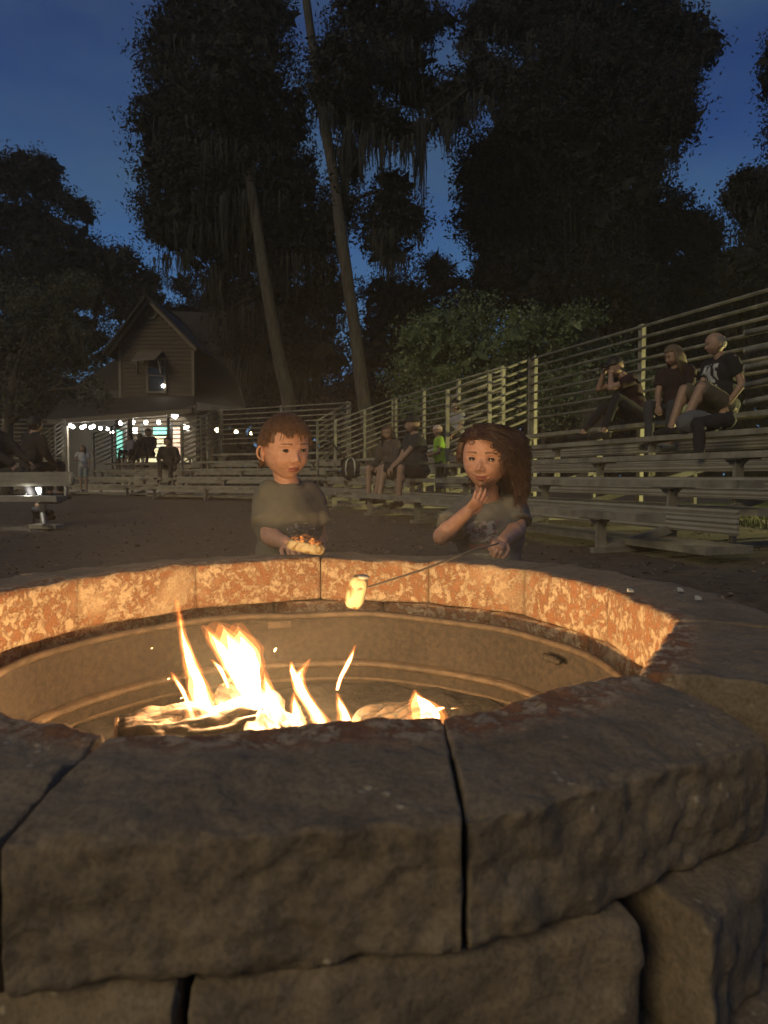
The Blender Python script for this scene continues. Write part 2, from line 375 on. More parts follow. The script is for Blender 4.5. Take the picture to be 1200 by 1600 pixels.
# lower courses: half a block out of step, a little wider
NS = 13
for c in range(1, 7):
    zt = RIM - .100 * c
    for k in range(NS):
        t0 = 2 * math.pi * (k + (.775 if c == 1 else .5 * (c % 2) + .12 * c)) / NS; t1 = t0 + 2 * math.pi / NS
        def pt(t, rr): return (PC.x + math.cos(t) * rr * .98, PC.y + math.sin(t) * rr * 1.06)
        ri = .535 + (.018 if c == 1 else 0); ro = (.672 if 3.9 < (t0 + t1) / 2 % 6.2832 < 5.0 else .695) + .012 * (c > 1)
        gp = .0025; g0 = gp + (.022 if c == 1 and k == 10 else 0); g1_ = gp + (.022 if c == 1 and k == 9 else 0)
        m_ = (t0 + t1) / 2; near = math.sin(m_) < -.35 and c <= 2
        j = rng.uniform(-.006, .008)
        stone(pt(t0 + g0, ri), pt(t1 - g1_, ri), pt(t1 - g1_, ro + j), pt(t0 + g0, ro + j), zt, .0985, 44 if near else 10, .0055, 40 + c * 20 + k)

# ------------------------------------------------------------------ steel ring in the pit
RC = Vector((-.12, 1.085, 0)); RR = .475
ring = thing('steel_fire_ring', 'dark steel ring lining the inside of the stone fire pit', 'fire ring', (RC.x, RC.y, .3))
def lathe(mb, prof, n=160, c=RC, wob=0):
    v = []; f = []; L = len(prof)
    for k in range(n):
        a = 2 * math.pi * k / n
        for r, z in prof:
            rr = r + wob * mnoise.noise(Vector((math.cos(a) * 2, math.sin(a) * 2, z * 5))); v.append((c.x + rr * math.cos(a), c.y + rr * math.sin(a), z + wob * .6 * mnoise.noise(Vector((math.cos(a) * 3, math.sin(a) * 3, 9)))))
    for k in range(n):
        for i in range(L - 1): f.append((k * L + i, ((k + 1) % n) * L + i, ((k + 1) % n) * L + i + 1, k * L + i + 1))
    mb.add(v, f)
mb = MB(); lathe(mb, [(RR, .30), (RR - .001, .40), (RR, .48), (RR + .0015, .56), (RR, .574), (RR + .006, .574), (RR + .006, .30)], wob=.006); obj('wall', mb, M['ring'], ring, True)
mb = MB(); lathe(mb, [(RR + .008, .570), (RR + .009, .578), (RR + .004, .582), (RR - .003, .579), (RR - .004, .572), (RR, .569)], wob=.006); obj('rolled_lip', mb, M['ringlip'], ring, True)
mb = MB(); lathe(mb, [(RR - .001, .476), (RR - .014, .474), (RR - .018, .468), (RR - .014, .461), (RR - .001, .459)], wob=.004); obj('grate_ledge', mb, M['ringlip'], ring, True)
mb = MB(); lathe(mb, [(RR - .002, .436), (RR - .007, .433), (RR - .002, .429)], wob=.003); obj('bead', mb, M['ringlip'], ring, True)
def on_ring(px, z):
    a = G(px, 1000, z); # search the wall along the column
    for Yq in np.linspace(1.7, .9, 400):
        p = U(px, 1000, Yq)
        if math.hypot(p.x - RC.x, Yq - RC.y) < RR - .003 and Yq > RC.y - .1: return Vector((p.x, Yq, z))
for px, z, wd in ((437, .556, .05),):
    p = on_ring(px, z); a = math.atan2(p.y - RC.y, p.x - RC.x); T = Vector((-math.sin(a), math.cos(a), 0)); Nn = Vector((math.cos(a), math.sin(a), 0))
    mb = MB(); mb.box(p, (wd / 2, .0015, .007), T, Nn, (0, 0, 1))
    for i in range(9): mb.box(p + T * (i - 4) * .0052 - Nn * .0022 + Vector((0, 0, .001 * (-1) ** i)), (.0009, .001, .0042), (T + Vector((0, 0, .4))).normalized(), Nn, (0, 0, 1))
    obj('stamped_tag', mb, M['ringlip'], ring)
p = on_ring(868, .566); a = math.atan2(p.y - RC.y, p.x - RC.x); T = Vector((-math.sin(a), math.cos(a), 0)); Nn = Vector((math.cos(a), math.sin(a), 0))
mb = MB()
for i in range(7): mb.tube([p - Nn * .008 + T * (i - 3) * .0062 - Vector((0, 0, .016)), p - Nn * .008 + T * ((i - 3) * .0062 + .0036) - Vector((0, 0, .016))], .0068, 12)
mb.tube([p - Nn * .008 - T * .024 - Vector((0, 0, .016)), p - Nn * .008 + T * .026 - Vector((0, 0, .016))], .0045, 10)
obj('hinge_bolt', mb, M['ring'], ring, True)
mb = MB()
v = [(RC.x, RC.y, .46)]; f = []
for r in range(1, 14):
    for k in range(48):
        a = 2 * math.pi * k / 48; x = RC.x + math.cos(a) * r * .0355; y = RC.y + math.sin(a) * r * .0355
        v.append((x, y, .455 + .018 * mnoise.noise(Vector((x * 14, y * 14, 0))) + .01 * mnoise.noise(Vector((x * 40, y * 40, 0))) - .03 * (r / 13) ** 2))
for k in range(48): f.append((0, 1 + k, 1 + (k + 1) % 48))
for r in range(12):
    for k in range(48): f.append((1 + r * 48 + k, 1 + (r + 1) * 48 + k, 1 + (r + 1) * 48 + (k + 1) % 48, 1 + r * 48 + (k + 1) % 48))
mb.add(v, f); tag(obj('ash_bed', mb, M['ash'], None, True), 'grey ash covering the floor of the fire ring', 'ash', kind='stuff')

# ------------------------------------------------------------------ logs
def log(a, b, r, label, seed):
    t = thing('log', label, 'log', (a + b) / 2, 'logs burning in the fire pit'); a = Vector(a); b = Vector(b)
    d = (b - a).normalized(); s = d.cross(Vector((0, 0, 1))).normalized(); u = s.cross(d); L = (b - a).length; nl, na = 110, 84; v = []; f = []
    for i in range(nl + 1):
        for k in range(na):
            q = 2 * math.pi * k / na; c_, s_ = math.cos(q), math.sin(q)
            P = Vector((i / nl * L * 14, c_ * r * 60, s_ * r * 60)) + Vector((seed * 9, 0, 0))
            rr = r * (1 + .10 * mnoise.noise(P * .35)) + .0125 * (abs(mnoise.noise(Vector((P.x * 1.1, P.y * 1.2, P.z * 1.2)))) - .2) * 2 + .004 * mnoise.noise(P * 3.2)
            en = min(i, nl - i) / nl; rr *= 1 - .12 * max(0, 1 - en * 25)
            v.append(a + d * (i / nl * L) + (s * c_ + u * s_ * .92) * rr)
    for i in range(nl):
        for k in range(na): f.append((i * na + k, i * na + (k + 1) % na, (i + 1) * na + (k + 1) % na, (i + 1) * na + k))
    obj('bark', MB().add(v, f), M['log'], t, True)
    for e, sg in ((a, -1), (b, 1)):
        mb = MB()
        for j in range(6):
            mb.tube([e + d * sg * (.001 - j * .0006), e + d * sg * (.0025 - j * .0006 + .0012 * (5 - j) * .5)], [r * .92 * (1 - j * .15), r * .9 * (1 - j * .15)], 28)
        obj('cut_end', mb, M['cutwood'], t, False)
    return t
log(Vector((-.375, .99, .500)), Vector((-.165, 1.06, .505)), .042, 'charred log at the left end of the fire, lying lowest', 1)
log(Vector((-.245, 1.16, .510)), Vector((-.125, .95, .500)), .042, 'middle log with cracked plated bark under the tallest flame', 2)
log(Vector((-.10, 1.02, .468)), Vector((.05, 1.10, .472)), .034, 'log under the row of small flames right of centre', 3)
log(Vector((-.035, 1.05, .492)), Vector((.060, 1.12, .500)), .028, 'pale split log with a bare cut end, rightmost in the fire', 4)

# ------------------------------------------------------------------ flames: glowing gas, no surface
def flame_mat(name, col, lo, hi, amt):
    m = bpy.data.materials.new(name); m.use_nodes = True; t = m.node_tree; t.nodes.clear(); n = t.nodes.new; l = t.links.new
    o = n('ShaderNodeOutputMaterial'); e = n('ShaderNodeEmission'); l(e.outputs[0], o.inputs['Volume'])
    co = n('ShaderNodeTexCoord'); mp = n('ShaderNodeMapping'); mp.inputs['Scale'].default_value = (75, 75, 15); l(co.outputs['Object'], mp.inputs[0])
    z = n('ShaderNodeTexNoise'); z.inputs['Scale'].default_value = 1; z.inputs['Detail'].default_value = 2; z.inputs['Distortion'].default_value = .9; l(mp.outputs[0], z.inputs['Vector'])
    mr = n('ShaderNodeMapRange'); mr.inputs[1].default_value = .36; mr.inputs[2].default_value = .62; mr.inputs[3].default_value = 1 - amt; mr.inputs[4].default_value = 1.0; l(z.outputs['Fac'], mr.inputs[0])
    sx = n('ShaderNodeSeparateXYZ'); l(co.outputs['Object'], sx.inputs[0])
    hr = n('ShaderNodeMapRange'); hr.inputs[1].default_value = .50; hr.inputs[2].default_value = .66; hr.inputs[3].default_value = lo; hr.inputs[4].default_value = hi; l(sx.outputs['Z'], hr.inputs[0])
    mu = n('ShaderNodeMath'); mu.operation = 'MULTIPLY'; l(mr.outputs[0], mu.inputs[0]); l(hr.outputs[0], mu.inputs[1]); l(mu.outputs[0], e.inputs['Strength'])
    e.inputs['Color'].default_value = (*col, 1); return m
# hotter and whiter towards the middle of each tongue
SHELLS = [(1.0, flame_mat('flame_fringe', (1.0, .24, .04), .9, .22, .85)), (.84, flame_mat('flame_orange', (1.0, .34, .07), 2.0, .5, .8)), (.66, flame_mat('flame_yellow', (1.0, .46, .14), 6, 1.6, .6)), (.46, flame_mat('flame_hot', (1.0, .60, .28), 22, 6, .4))]
fire = thing('campfire_flames', 'white-hot yellow and orange flames leaping from the logs', 'fire', (-.12, 1.05, .46))
def flame(pts, Y, flat=.55, dy=0):
    P = [U(x, y, Y + dy * i) for i, (x, y, w_) in enumerate(pts)]; W = [S(w_ * 1.35 + 2.5, Y) / 2 for x, y, w_ in pts]
    # resample smoothly
    Q = []; Z = []
    for i in range(len(P) - 1):
        p0, p1, p2, p3 = P[max(0, i - 1)], P[i], P[i + 1], P[min(len(P) - 1, i + 2)]
        for j in range(8):
            t = j / 8; q = .5 * ((2 * p1) + (p2 - p0) * t + (2 * p0 - 5 * p1 + 4 * p2 - p3) * t * t + (3 * p1 - p0 - 3 * p2 + p3) * t ** 3)
            Q.append(q); Z.append(max(.0004, W[i] * (1 - t) + W[i + 1] * t))
    Q.append(P[-1]); Z.append(W[-1])
    n = 14; par = None; N_ = len(Q)
    for h_, (sc_, m_) in enumerate(SHELLS):
        v = []; f = []; cut = int(h_ * .07 * N_)
        for i, q in enumerate(Q):
            u_ = i / (N_ - 1); tip_ = min(1, max(0, (i - cut) / max(1, .16 * N_))) if h_ else 1
            wob = (1 + .22 * mnoise.noise(q * 55 + Vector((h_ * 3, 0, 0)))) * sc_ * tip_ + .002
            off = Vector((mnoise.noise(q * 30 + Vector((9, h_ * 5, 0))), 0, 0)) * Z[i] * .14 * h_
            for k in range(n):
                a = 2 * math.pi * k / n; v.append(q + off + Vector((math.cos(a) * Z[i] * wob, math.sin(a) * Z[i] * flat * wob, 0)))
        for i in range(N_ - 1):
            for k in range(n): f.append((i * n + k, i * n + (k + 1) % n, (i + 1) * n + (k + 1) % n, (i + 1) * n + k))
        f.append(tuple(range(n))[::-1]); f.append(tuple((N_ - 1) * n + k for k in range(n)))
        o = obj('flame' if h_ == 0 else 'flame_core', MB().add(v, f), m_, fire if h_ == 0 else par, True)
        if h_ == 0: par = o
flame([(276, 938, 1), (281, 965, 5), (286, 995, 9), (296, 1030, 17), (307, 1065, 25), (316, 1095, 34), (326, 1125, 50), (330, 1150, 62), (335, 1175, 50)], 1.02)
flame([(338, 972, 4), (346, 980, 34), (356, 1000, 44), (368, 1020, 42), (378, 1050, 36), (388, 1080, 30), (398, 1105, 26), (410, 1130, 34), (415, 1160, 40)], 1.06, .4)
flame([(372, 974, 8), (374, 990, 28), (382, 1012, 40), (390, 1040, 34), (396, 1070, 24), (402, 1100, 20), (412, 1140, 30)], 1.045, .5)
flame([(318, 977, 3), (328, 990, 16), (342, 1010, 20), (356, 1035, 20), (370, 1060, 18), (384, 1090, 14), (398, 1120, 12)], 1.07, .5)
flame([(412, 1045, 2), (416, 1065, 10), (422, 1085, 14), (430, 1105, 16), (438, 1125, 24), (442, 1150, 34)], 1.04)
flame([(484, 1030, 1), (474, 1044, 8), (466, 1058, 15), (470, 1078, 17), (482, 1098, 17), (496, 1118, 18), (508, 1140, 26), (512, 1165, 26)], 1.03)
flame([(455, 1034, 1), (457, 1046, 7), (463, 1060, 12), (470, 1080, 10)], 1.035)
flame([(459, 1082, 2), (460, 1098, 7), (464, 1118, 14), (468, 1140, 24), (470, 1160, 24)], 1.05)
flame([(555, 1008, 1), (549, 1024, 4), (541, 1042, 6), (532, 1060, 5), (527, 1078, 2)], 1.07)
flame([(527, 1083, 1), (531, 1098, 8), (537, 1115, 14), (541, 1135, 22), (542, 1160, 22)], 1.07)
flame([(648, 1078, 1), (652, 1090, 14), (664, 1104, 38), (668, 1120, 46), (668, 1145, 46)], 1.02, .4)
flame([(718, 1106, 1), (704, 1107, 6), (690, 1106, 12), (672, 1112, 22)], 1.02, .4)
flame([(283, 1098, 1), (287, 1108, 9), (286, 1120, 15), (282, 1135, 10)], 1.03)
flame([(268, 1050, 1), (275, 1062, 5), (285, 1078, 6), (292, 1095, 5), (300, 1120, 8), (305, 1140, 14)], 1.0, .25)
flame([(350, 1090, 2), (342, 1105, 12), (335, 1125, 26), (338, 1150, 40)], 1.03)
flame([(300, 1150, 20), (340, 1142, 30), (400, 1146, 26), (450, 1144, 30), (500, 1142, 26), (548, 1140, 16)], 1.035, .6)
flame([(330, 1030, 1), (341, 1041, 5), (349, 1054, 6), (358, 1075, 3)], 1.08)
FIRE = (1.0, .63, .28)
for (px, py, Y, p_) in ((328, 1072, 1.03, .28), (396, 1066, 1.05, .46), (480, 1105, 1.02, .26), (664, 1106, 1.01, .13)):
    q = U(px, py, Y); lamp('flame_light', 'POINT', q, FIRE, p_ * FIREP, fire, shadow_soft_size=.02)
# thin smoke over the fire, thickest in the middle and gone at its edge; spread wide to stand in for a lens flare veil
mb = MB(); mb.ball((0, 0, 0), (.95, .95, .50), 24, 14); smk = obj('smoke', mb, bpy.data.materials.new('smoke')); smk.location = (-.10, .90, .78)
m = smk.data.materials[0]; m.use_nodes = True; t = m.node_tree; t.nodes.clear(); n = t.nodes.new; l = t.links.new
o = n('ShaderNodeOutputMaterial'); pv = n('ShaderNodeVolumePrincipled'); pv.inputs['Color'].default_value = (.80, .72, .62, 1); pv.inputs['Anisotropy'].default_value = .1
co = n('ShaderNodeTexCoord'); ln = n('ShaderNodeVectorMath'); ln.operation = 'LENGTH'; sq = n('ShaderNodeVectorMath'); sq.operation = 'MULTIPLY'; sq.inputs[1].default_value = (1, 1, 1.9); l(co.outputs['Object'], sq.inputs[0]); l(sq.outputs[0], ln.inputs[0])
mr = n('ShaderNodeMapRange'); mr.inputs[1].default_value = .15; mr.inputs[2].default_value = .84; mr.inputs[3].default_value = 1; mr.inputs[4].default_value = 0; mr.interpolation_type = 'SMOOTHERSTEP'; l(ln.outputs['Value'], mr.inputs[0])
z = n('ShaderNodeTexNoise'); z.inputs['Scale'].default_value = 3.5; z.inputs['Detail'].default_value = 4; z.inputs['Distortion'].default_value = 1.5; l(co.outputs['Object'], z.inputs['Vector'])
zr = n('ShaderNodeMapRange'); zr.inputs[1].default_value = .35; zr.inputs[2].default_value = .7; zr.inputs[3].default_value = .25; zr.inputs[4].default_value = 1.0; l(z.outputs['Fac'], zr.inputs[0])
mu = n('ShaderNodeMath'); mu.operation = 'MULTIPLY'; l(mr.outputs[0], mu.inputs[0]); l(zr.outputs[0], mu.inputs[1]); m3 = n('ShaderNodeMath'); m3.operation = 'MULTIPLY'; m3.inputs[1].default_value = SMOKE; l(mu.outputs[0], m3.inputs[0]); l(m3.outputs[0], pv.inputs['Density']); l(pv.outputs[0], o.inputs['Volume'])
tag(smk, 'thin smoke drifting up from the fire, spread wide as a lens flare veil', 'smoke', kind='stuff')
# embers flying from the fire
em = emis('ember', (1, .75, .4), 8)
for i, (px, py) in enumerate(((429, 1018), (262, 1062), (236, 1014), (282, 1092))):
    r_ = .0016 if i == 0 else .0006; q = U(px, py, 1.05)
    mb = MB(); mb.tube([q, q + Vector((.001, 0, r_ * 2.2)), q + Vector((.003, 0, r_ * 3.2))], [r_ * .5, r_ * .7, r_ * .2], 6)
    tag(obj('ember', mb, em), ('largest hooked ember, right of the broad flame', 'tiny ember just left of the tallest flame', 'tiny ember highest on the left, near the ring wall', 'lowest tiny ember, beside the small left flame', 'tiny ember at the top corner of the broad flame', 'tiny ember farthest left of the flames but one, above the small pale flame', 'tiny ember between the forked flame and the thin rising one', 'tiny ember beside the thin flame at the right')[i], 'ember', 'embers above the fire')
# ------------------------------------------------------------------ bleachers
ROWD, RISE, NROW = .64, .22, 5
SZ = [.635 + RISE * i for i in range(NROW)]                        # seat heights
SECT = {}
def section(key, A, B, label, guards='', legs=(.5, None), nrow=NROW, extra=0, ends=None):
    A = Vector((*A, 0)); B = Vector((*B, 0)); L = (B - A).length; u = (B - A) / L; n = Vector((-u.y, u.x, 0)); Z = Vector((0, 0, 1))
    t = thing('bleacher', label, 'bleacher', (*((A + B) / 2 + n * 1.4).xy, ZG), 'aluminium bleachers around the fire pit')
    SECT[key] = (A, u, n, L, t)
    ends = ends or [0] * nrow
    def P(s, o, z): return A + u * s + n * o + Z * z
    def plank(name, s0, s1, o, w, z, th, m):
        mb = MB(); c = P((s0 + s1) / 2, o + w / 2, z - th / 2); hl = (s1 - s0) / 2
        mb.box(c, (hl, w / 2, th / 2 * .82), u, n, Z)
        for q in (-1, 1): mb.box(c + n * q * (w / 2 - .004) , (hl - .001, .007, th / 2), u, n, Z)     # rolled front and back lips
        for q in range(4): mb.box(c + n * (q - 1.5) * w * .2 + Z * th * .43, (hl - .002, .006, th * .05), u, n, Z)  # grip ribs
        for q in (-1, 1): mb.box(c + u * q * hl, (.006, w / 2 - .002, th / 2 + .002), u, n, Z)
        return obj(name, mb, m, t)
    sup = [.45 + k * (L - .9) / max(1, round((L - .9) / 1.75)) for k in range(max(1, round((L - .9) / 1.75)) + 1)]
    for i in range(nrow):
        plank('seat_plank', 0, L + ends[i], i * ROWD, .25, SZ[i], .05, M['alu'])
        if i:
            fz = SZ[i] - .42; s1 = L + ends[i] + .12
            for q in range(2): plank('foot_plank', 0, s1, (i - 1) * ROWD + .27 + q * .205, .195, fz, .045, M['alu'])
            mb = MB(); mb.box(P((L + ends[i]) / 2, i * ROWD + .03, fz + .14), ((L + ends[i]) / 2, .008, .085), u, n, Z)
            for q in range(3): mb.box(P((L + ends[i]) / 2, i * ROWD + .021, fz + .075 + q * .062), ((L + ends[i]) / 2 - .002, .005, .008), u, n, Z)
            obj('riser_board', mb, M['riser'], t)
        for s in sup:
            mb = MB(); o = i * ROWD + .11; zt = SZ[i] - .05; g0 = ZG - .02 if i < 2 else SZ[i] - .47
            mb.box(P(s, o, (g0 + zt) / 2), (.034, .022, (zt - g0) / 2), u, n, Z)
            mb.box(P(s + .028, o - .028, (g0 + zt) / 2), (.004, .03, (zt - g0) / 2 - .002), u, n, Z)
            obj('support_post', mb, M['aludark'], t)
            mb = MB(); c0 = P(s, o, zt)
            vv = []
            for q in (-.012, .012):
                for a, b in ((-.12, -.003), (.12, -.003), (.05, -.055), (-.05, -.055)): vv.append(c0 + u * a + n * (q - .012) + Z * b)
            mb.add(vv, [(0, 1, 2, 3), (7, 6, 5, 4), (0, 4, 5, 1), (1, 5, 6, 2), (2, 6, 7, 3), (3, 7, 4, 0)])
            mb.box(c0 + Z * -.006, (.125, .10, .004), u, n, Z)
            obj('seat_bracket', mb, M['aludark'], t)
    for s in sup:                                                  # raked beam, rear leg and ground sill of each frame
        mb = MB(); a = P(s + .05, .1, ZG + .02); b = P(s + .05, (nrow - 1) * ROWD + .3, SZ[-1] - .5)
        d = (b - a); mb.box((a + b) / 2, (.02, d.length / 2, .03), u, d.normalized(), u.cross(d.normalized())); obj('raked_beam', mb, M['aludark'], t)
        for o in (1.3, 2.55):
            mb = MB(); zt = SZ[0] - .5 + RISE * o / ROWD; mb.box(P(s + .05, o, (ZG + zt) / 2), (.02, .02, max(.05, (zt - ZG) / 2)), u, n, Z); obj('frame_leg', mb, M['aludark'], t)
        mb = MB(); mb.box(P(s + .05, 1.4, ZG + .025), (.02, 1.4, .02), u, n, Z); obj('ground_sill', mb, M['aludark'], t)
    OB = (nrow - 1) * ROWD + .40; ZT = SZ[-1] + 1.24; NR = 8; dz = .135
    k = max(1, round(L / 1.85)); L2 = L + extra
    for j in range(k + 1):
        s = .04 + (L2 - .08) * j / k
        mb = MB(); mb.box(P(s, OB + .035, (ZG + ZT) / 2 + .02), (.032, .014, (ZT - ZG) / 2 + .02), u, n, Z); mb.box(P(s + .03, OB + .055, (ZG + ZT) / 2 + .02), (.005, .03, (ZT - ZG) / 2), u, n, Z)
        obj('rail_post', mb, M['alu'], t)
    for j in range(NR):
        mb = MB(); mb.tube([P(0, OB, ZT - j * dz), P(L2, OB, ZT - j * dz)], .0175, 10); obj('rail', mb, M['alu'], t, True)
    for side in guards:
        s = -.03 if side == 'L' else L2 + .03
        o0 = OB; o1 = OB - 1.45
        for j in range(NR):
            za = ZT - j * dz; zb = za - .56; ob = o1
            mb = MB(); mb.tube([P(s, o0, za), P(s, ob, zb)], .021, 10); obj('guard_rail', mb, M['alu'], t, True)
        for q in (0, .5, 1):
            o = o0 + (o1 - o0) * q; zt = ZT - .56 * q + .02; zb = SZ[-1] - .5 - .45 * q
            mb = MB(); mb.box(P(s + .02, o, (zt + zb) / 2), (.014, .03, (zt - zb) / 2), u, n, Z); obj('guard_post', mb, M['alu'], t)
    return t
# the long straight bank on the right runs away from the camera; u points from its far end to its near end
O1 = Vector((1.03, 6.33)); UU = Vector((.339, -.941))
def Rp(s): q = O1 + UU * s; return (q.x, q.y)
section('S4', Rp(-4.35), Rp(1.75), 'nearest bleacher on the right, where a bald man sits high up', 'L', ends=[.05, .25, .05, .3, 1.2], extra=1.5)
section('S3', Rp(-10.6), Rp(-5.3), 'bleacher behind the two children, with a man in a black cap', 'L')
section('S2', (-6.1, 17.6), (-2.35, 15.5), 'bleacher directly behind the boy, facing the fire', 'LR')
section('S1', (-9.6, 20.6), (-6.7, 19.2), 'far bleacher in front of the lit porch of the house', 'L')
section('S0', (-16.5, 20.6), (-10.6, 20.6), 'bleacher at the left edge of the photo, mostly out of frame', 'R')

def on_row(key, px, i, back=.12):                                  # point of row i of a section that the column px of the photo meets
    A, u, n, L, t = SECT[key]; k = (px - 600) / FPX; a = A + n * (i * ROWD + back)
    s = (k * a.y - a.x) / (u.x - k * u.y); return a + u * s

for i, py in enumerate((518, 546, 572, 600, 627)):
    mb = MB(); a, b = U(1166, py + 2, 6.3), U(1250, py - 16, 5.9); mb.tube([a, b], .027, 12); mb.ball(a, (.029, .012, .029), 12, 8); obj('guard_rail', mb, M['alu'], SECT['S4'][4], True)
# ------------------------------------------------------------------ bench at the left
bx0 = U(-70, 800, 7.6).x; Yb = 7.6
t = thing('bench', 'aluminium bench with a backrest on one steel leg, left foreground', 'bench', (-3.7, Yb, ZG))
def q(px, py, dy=0): return U(px, py, Yb + dy)
mb = MB(); a = q(-60, 750); b = q(111, 748); mb.box((a + b) / 2, ((b - a).length / 2, .018, S(11, Yb)), (b - a).normalized(), (0, 1, 0), (0, 0, 1))
for k in (-.5, 0, .5): mb.box((a + b) / 2 + Vector((0, -.02, k * .09)), ((b - a).length / 2 - .01, .004, .006), (b - a).normalized())
obj('back_plank', mb, M['aludark'], t)
mb = MB(); a = q(-60, 779, -.25); b = q(97, 779, -.25); mb.box((a + b) / 2, ((b - a).length / 2, .13, .028), (b - a).normalized()); obj('seat_plank', mb, M['aludark'], t)
mb = MB(); mb.tube([q(-60, 756, .02), q(97, 756, .02), q(102, 758, .02), q(104, 764, 0), q(103, 776, -.02), q(98, 782, -.05), q(90, 785, -.1), q(60, 785, -.1)], .018, 10); obj('arm_tube', mb, M['aludark'], t, True)
mb = MB(); mb.ball(q(112, 748), (S(5, Yb), .03, S(11, Yb)), 12, 8); obj('end_cap', mb, M['aludark'], t, True)
mb = MB(); a = q(67, 786); b = Vector((q(69, 826).x, Yb, ZG + .03)); mb.box((a + b) / 2, (.028, .028, (a - b).length / 2), (1, 0, 0), (0, 1, 0), (a - b).normalized()); obj('leg', mb, M['aludark'], t)
mb = MB(); mb.tube([q(66, 802, 0), Vector((q(94, 826).x, Yb - .35, ZG + .05))], .022, 8); obj('brace', mb, M['aludark'], t)
mb = MB(); mb.box((q(84, 826).x, Yb - .15, ZG + .03), (S(26, Yb), .07, .022), Vector((1, -.35, 0)).normalized(), Vector((.35, 1, 0)).normalized()); obj('foot', mb, M['aludark'], t)
mb = MB(); a = q(-20, 786); mb.box((a.x, Yb, (a.z + ZG) / 2), (.028, .028, (a.z - ZG) / 2)); obj('leg', mb, M['aludark'], t)

# floodlights: one low behind the right bleacher, one glaring under the left bench
fl = thing('floodlight', 'low floodlight hidden behind the right bleacher', 'floodlight', (8.6, 8.6, ZG))
mb = MB(); mb.box((8.6, 8.6, ZG + .45), (.02, .02, .45)); obj('post', mb, M['wire'], fl)
mb = MB(); mb.box((8.56, 8.6, ZG + 1.0), (.05, .12, .09)); obj('housing', mb, M['wire'], fl)
L_ = lamp('flood_beam', 'SPOT', (8.42, 8.6, ZG + 1.0), (1.0, .90, .34), FLOODP, fl, spot_size=R(110), spot_blend=.6, shadow_soft_size=.05)
L_.rotation_euler = (Vector((8.42, 8.6, ZG + 1)) - Vector((0, 11.0, ZG + .3))).to_track_quat('Z', 'Y').to_euler()
g = U(52, 767, 7.7)
gl = thing('ground_floodlight', 'small white floodlight glaring under the left bench', 'floodlight', (g.x, g.y, ZG))
mb = MB(); mb.tube([(g.x, g.y, ZG - .02), (g.x, g.y, g.z - .05)], .015); mb.box((g.x, g.y + .05, g.z), (.09, .04, .05)); obj('housing', mb, M['wire'], gl)
mb = MB(); mb.box((g.x, g.y + .004, g.z), (.075, .003, .032)); obj('lens', mb, emis('flood_lens', (1, 1, .9), 30), gl)
lamp('glare', 'POINT', (g.x, g.y - .12, g.z), (1, .97, .85), 3, gl, shadow_soft_size=.03)

# ------------------------------------------------------------------ house with a lit porch
HY = 31.0
def h(px, py, dy=0): return U(px, py, HY + dy)
house = thing('house', 'two storey clapboard house with steep gable and lit porch behind the bleachers', 'house', h(245, 745))
def slab(name, pts, th, m, parent=house, d=(0, 1, 0)):
    d = Vector(d) * th; n_ = len(pts); pts = [Vector(p) for p in pts]
    mb = MB(); mb.add(pts + [p + d for p in pts], [tuple(range(n_))[::-1], tuple(range(n_, 2 * n_))] + [(i, (i + 1) % n_, n_ + (i + 1) % n_, n_ + i) for i in range(n_)])
    return obj(name, mb, m, parent)
gable = slab('gable_wall', [h(186, 640), h(304, 636), h(304, 549), h(231, 476), h(186, 542)], .2, M['siding'])
mb = MB(); z0 = h(186, 636).z; top = h(231, 476).z; xl, xr = h(187, 600).x, h(303, 600).x; xa = h(231, 600).x; ze = h(186, 545).z; k = 0
zz = z0 - .2
while zz < top - .2:
    if zz < ze: a, b = xl, xr
    else:
        q_ = (zz - ze) / (top - ze); a = xl + (xa - xl) * q_; b = xr + (xa - xr) * q_
    a += .05; b -= .05
    mb.add([(a, HY - .008, zz + .17), (b, HY - .008, zz + .17), (b, HY - .035, zz), (a, HY - .035, zz), (a, HY - .004, zz - .002), (b, HY - .004, zz - .002)], [(3, 2, 1, 0), (4, 5, 2, 3)]); zz += .17
tag(obj('clapboard', mb, M['siding'], house), kind='stuff')
for a, b in (((166, 556), (231, 468)), ((307, 546), (231, 468))):
    A_, B_ = h(*a, -.35), h(*b, -.35); d = (B_ - A_); ln = d.length; d.normalize(); nn = d.cross(Vector((0, 1, 0))).normalized()
    mb = MB(); mb.box((A_ + B_) / 2, (ln / 2, .02, .10), d, (0, 1, 0), nn); obj('barge_board', mb, M['trim'], house)
    mb = MB(); mb.box((A_ + B_) / 2 + Vector((0, 2.2, .12)), (ln / 2 + .1, 2.5, .04), d, (0, 1, 0), nn); obj('roof_slope', mb, M['shingle'], house)
for px in (188, 302):
    mb = MB(); a, b = h(px, 640), h(px, 548); mb.box(((a.x + b.x) / 2, HY - .045, (a.z + b.z) / 2), (.06, .01, (b.z - a.z) / 2)); obj('corner_board', mb, M['trim'], house)
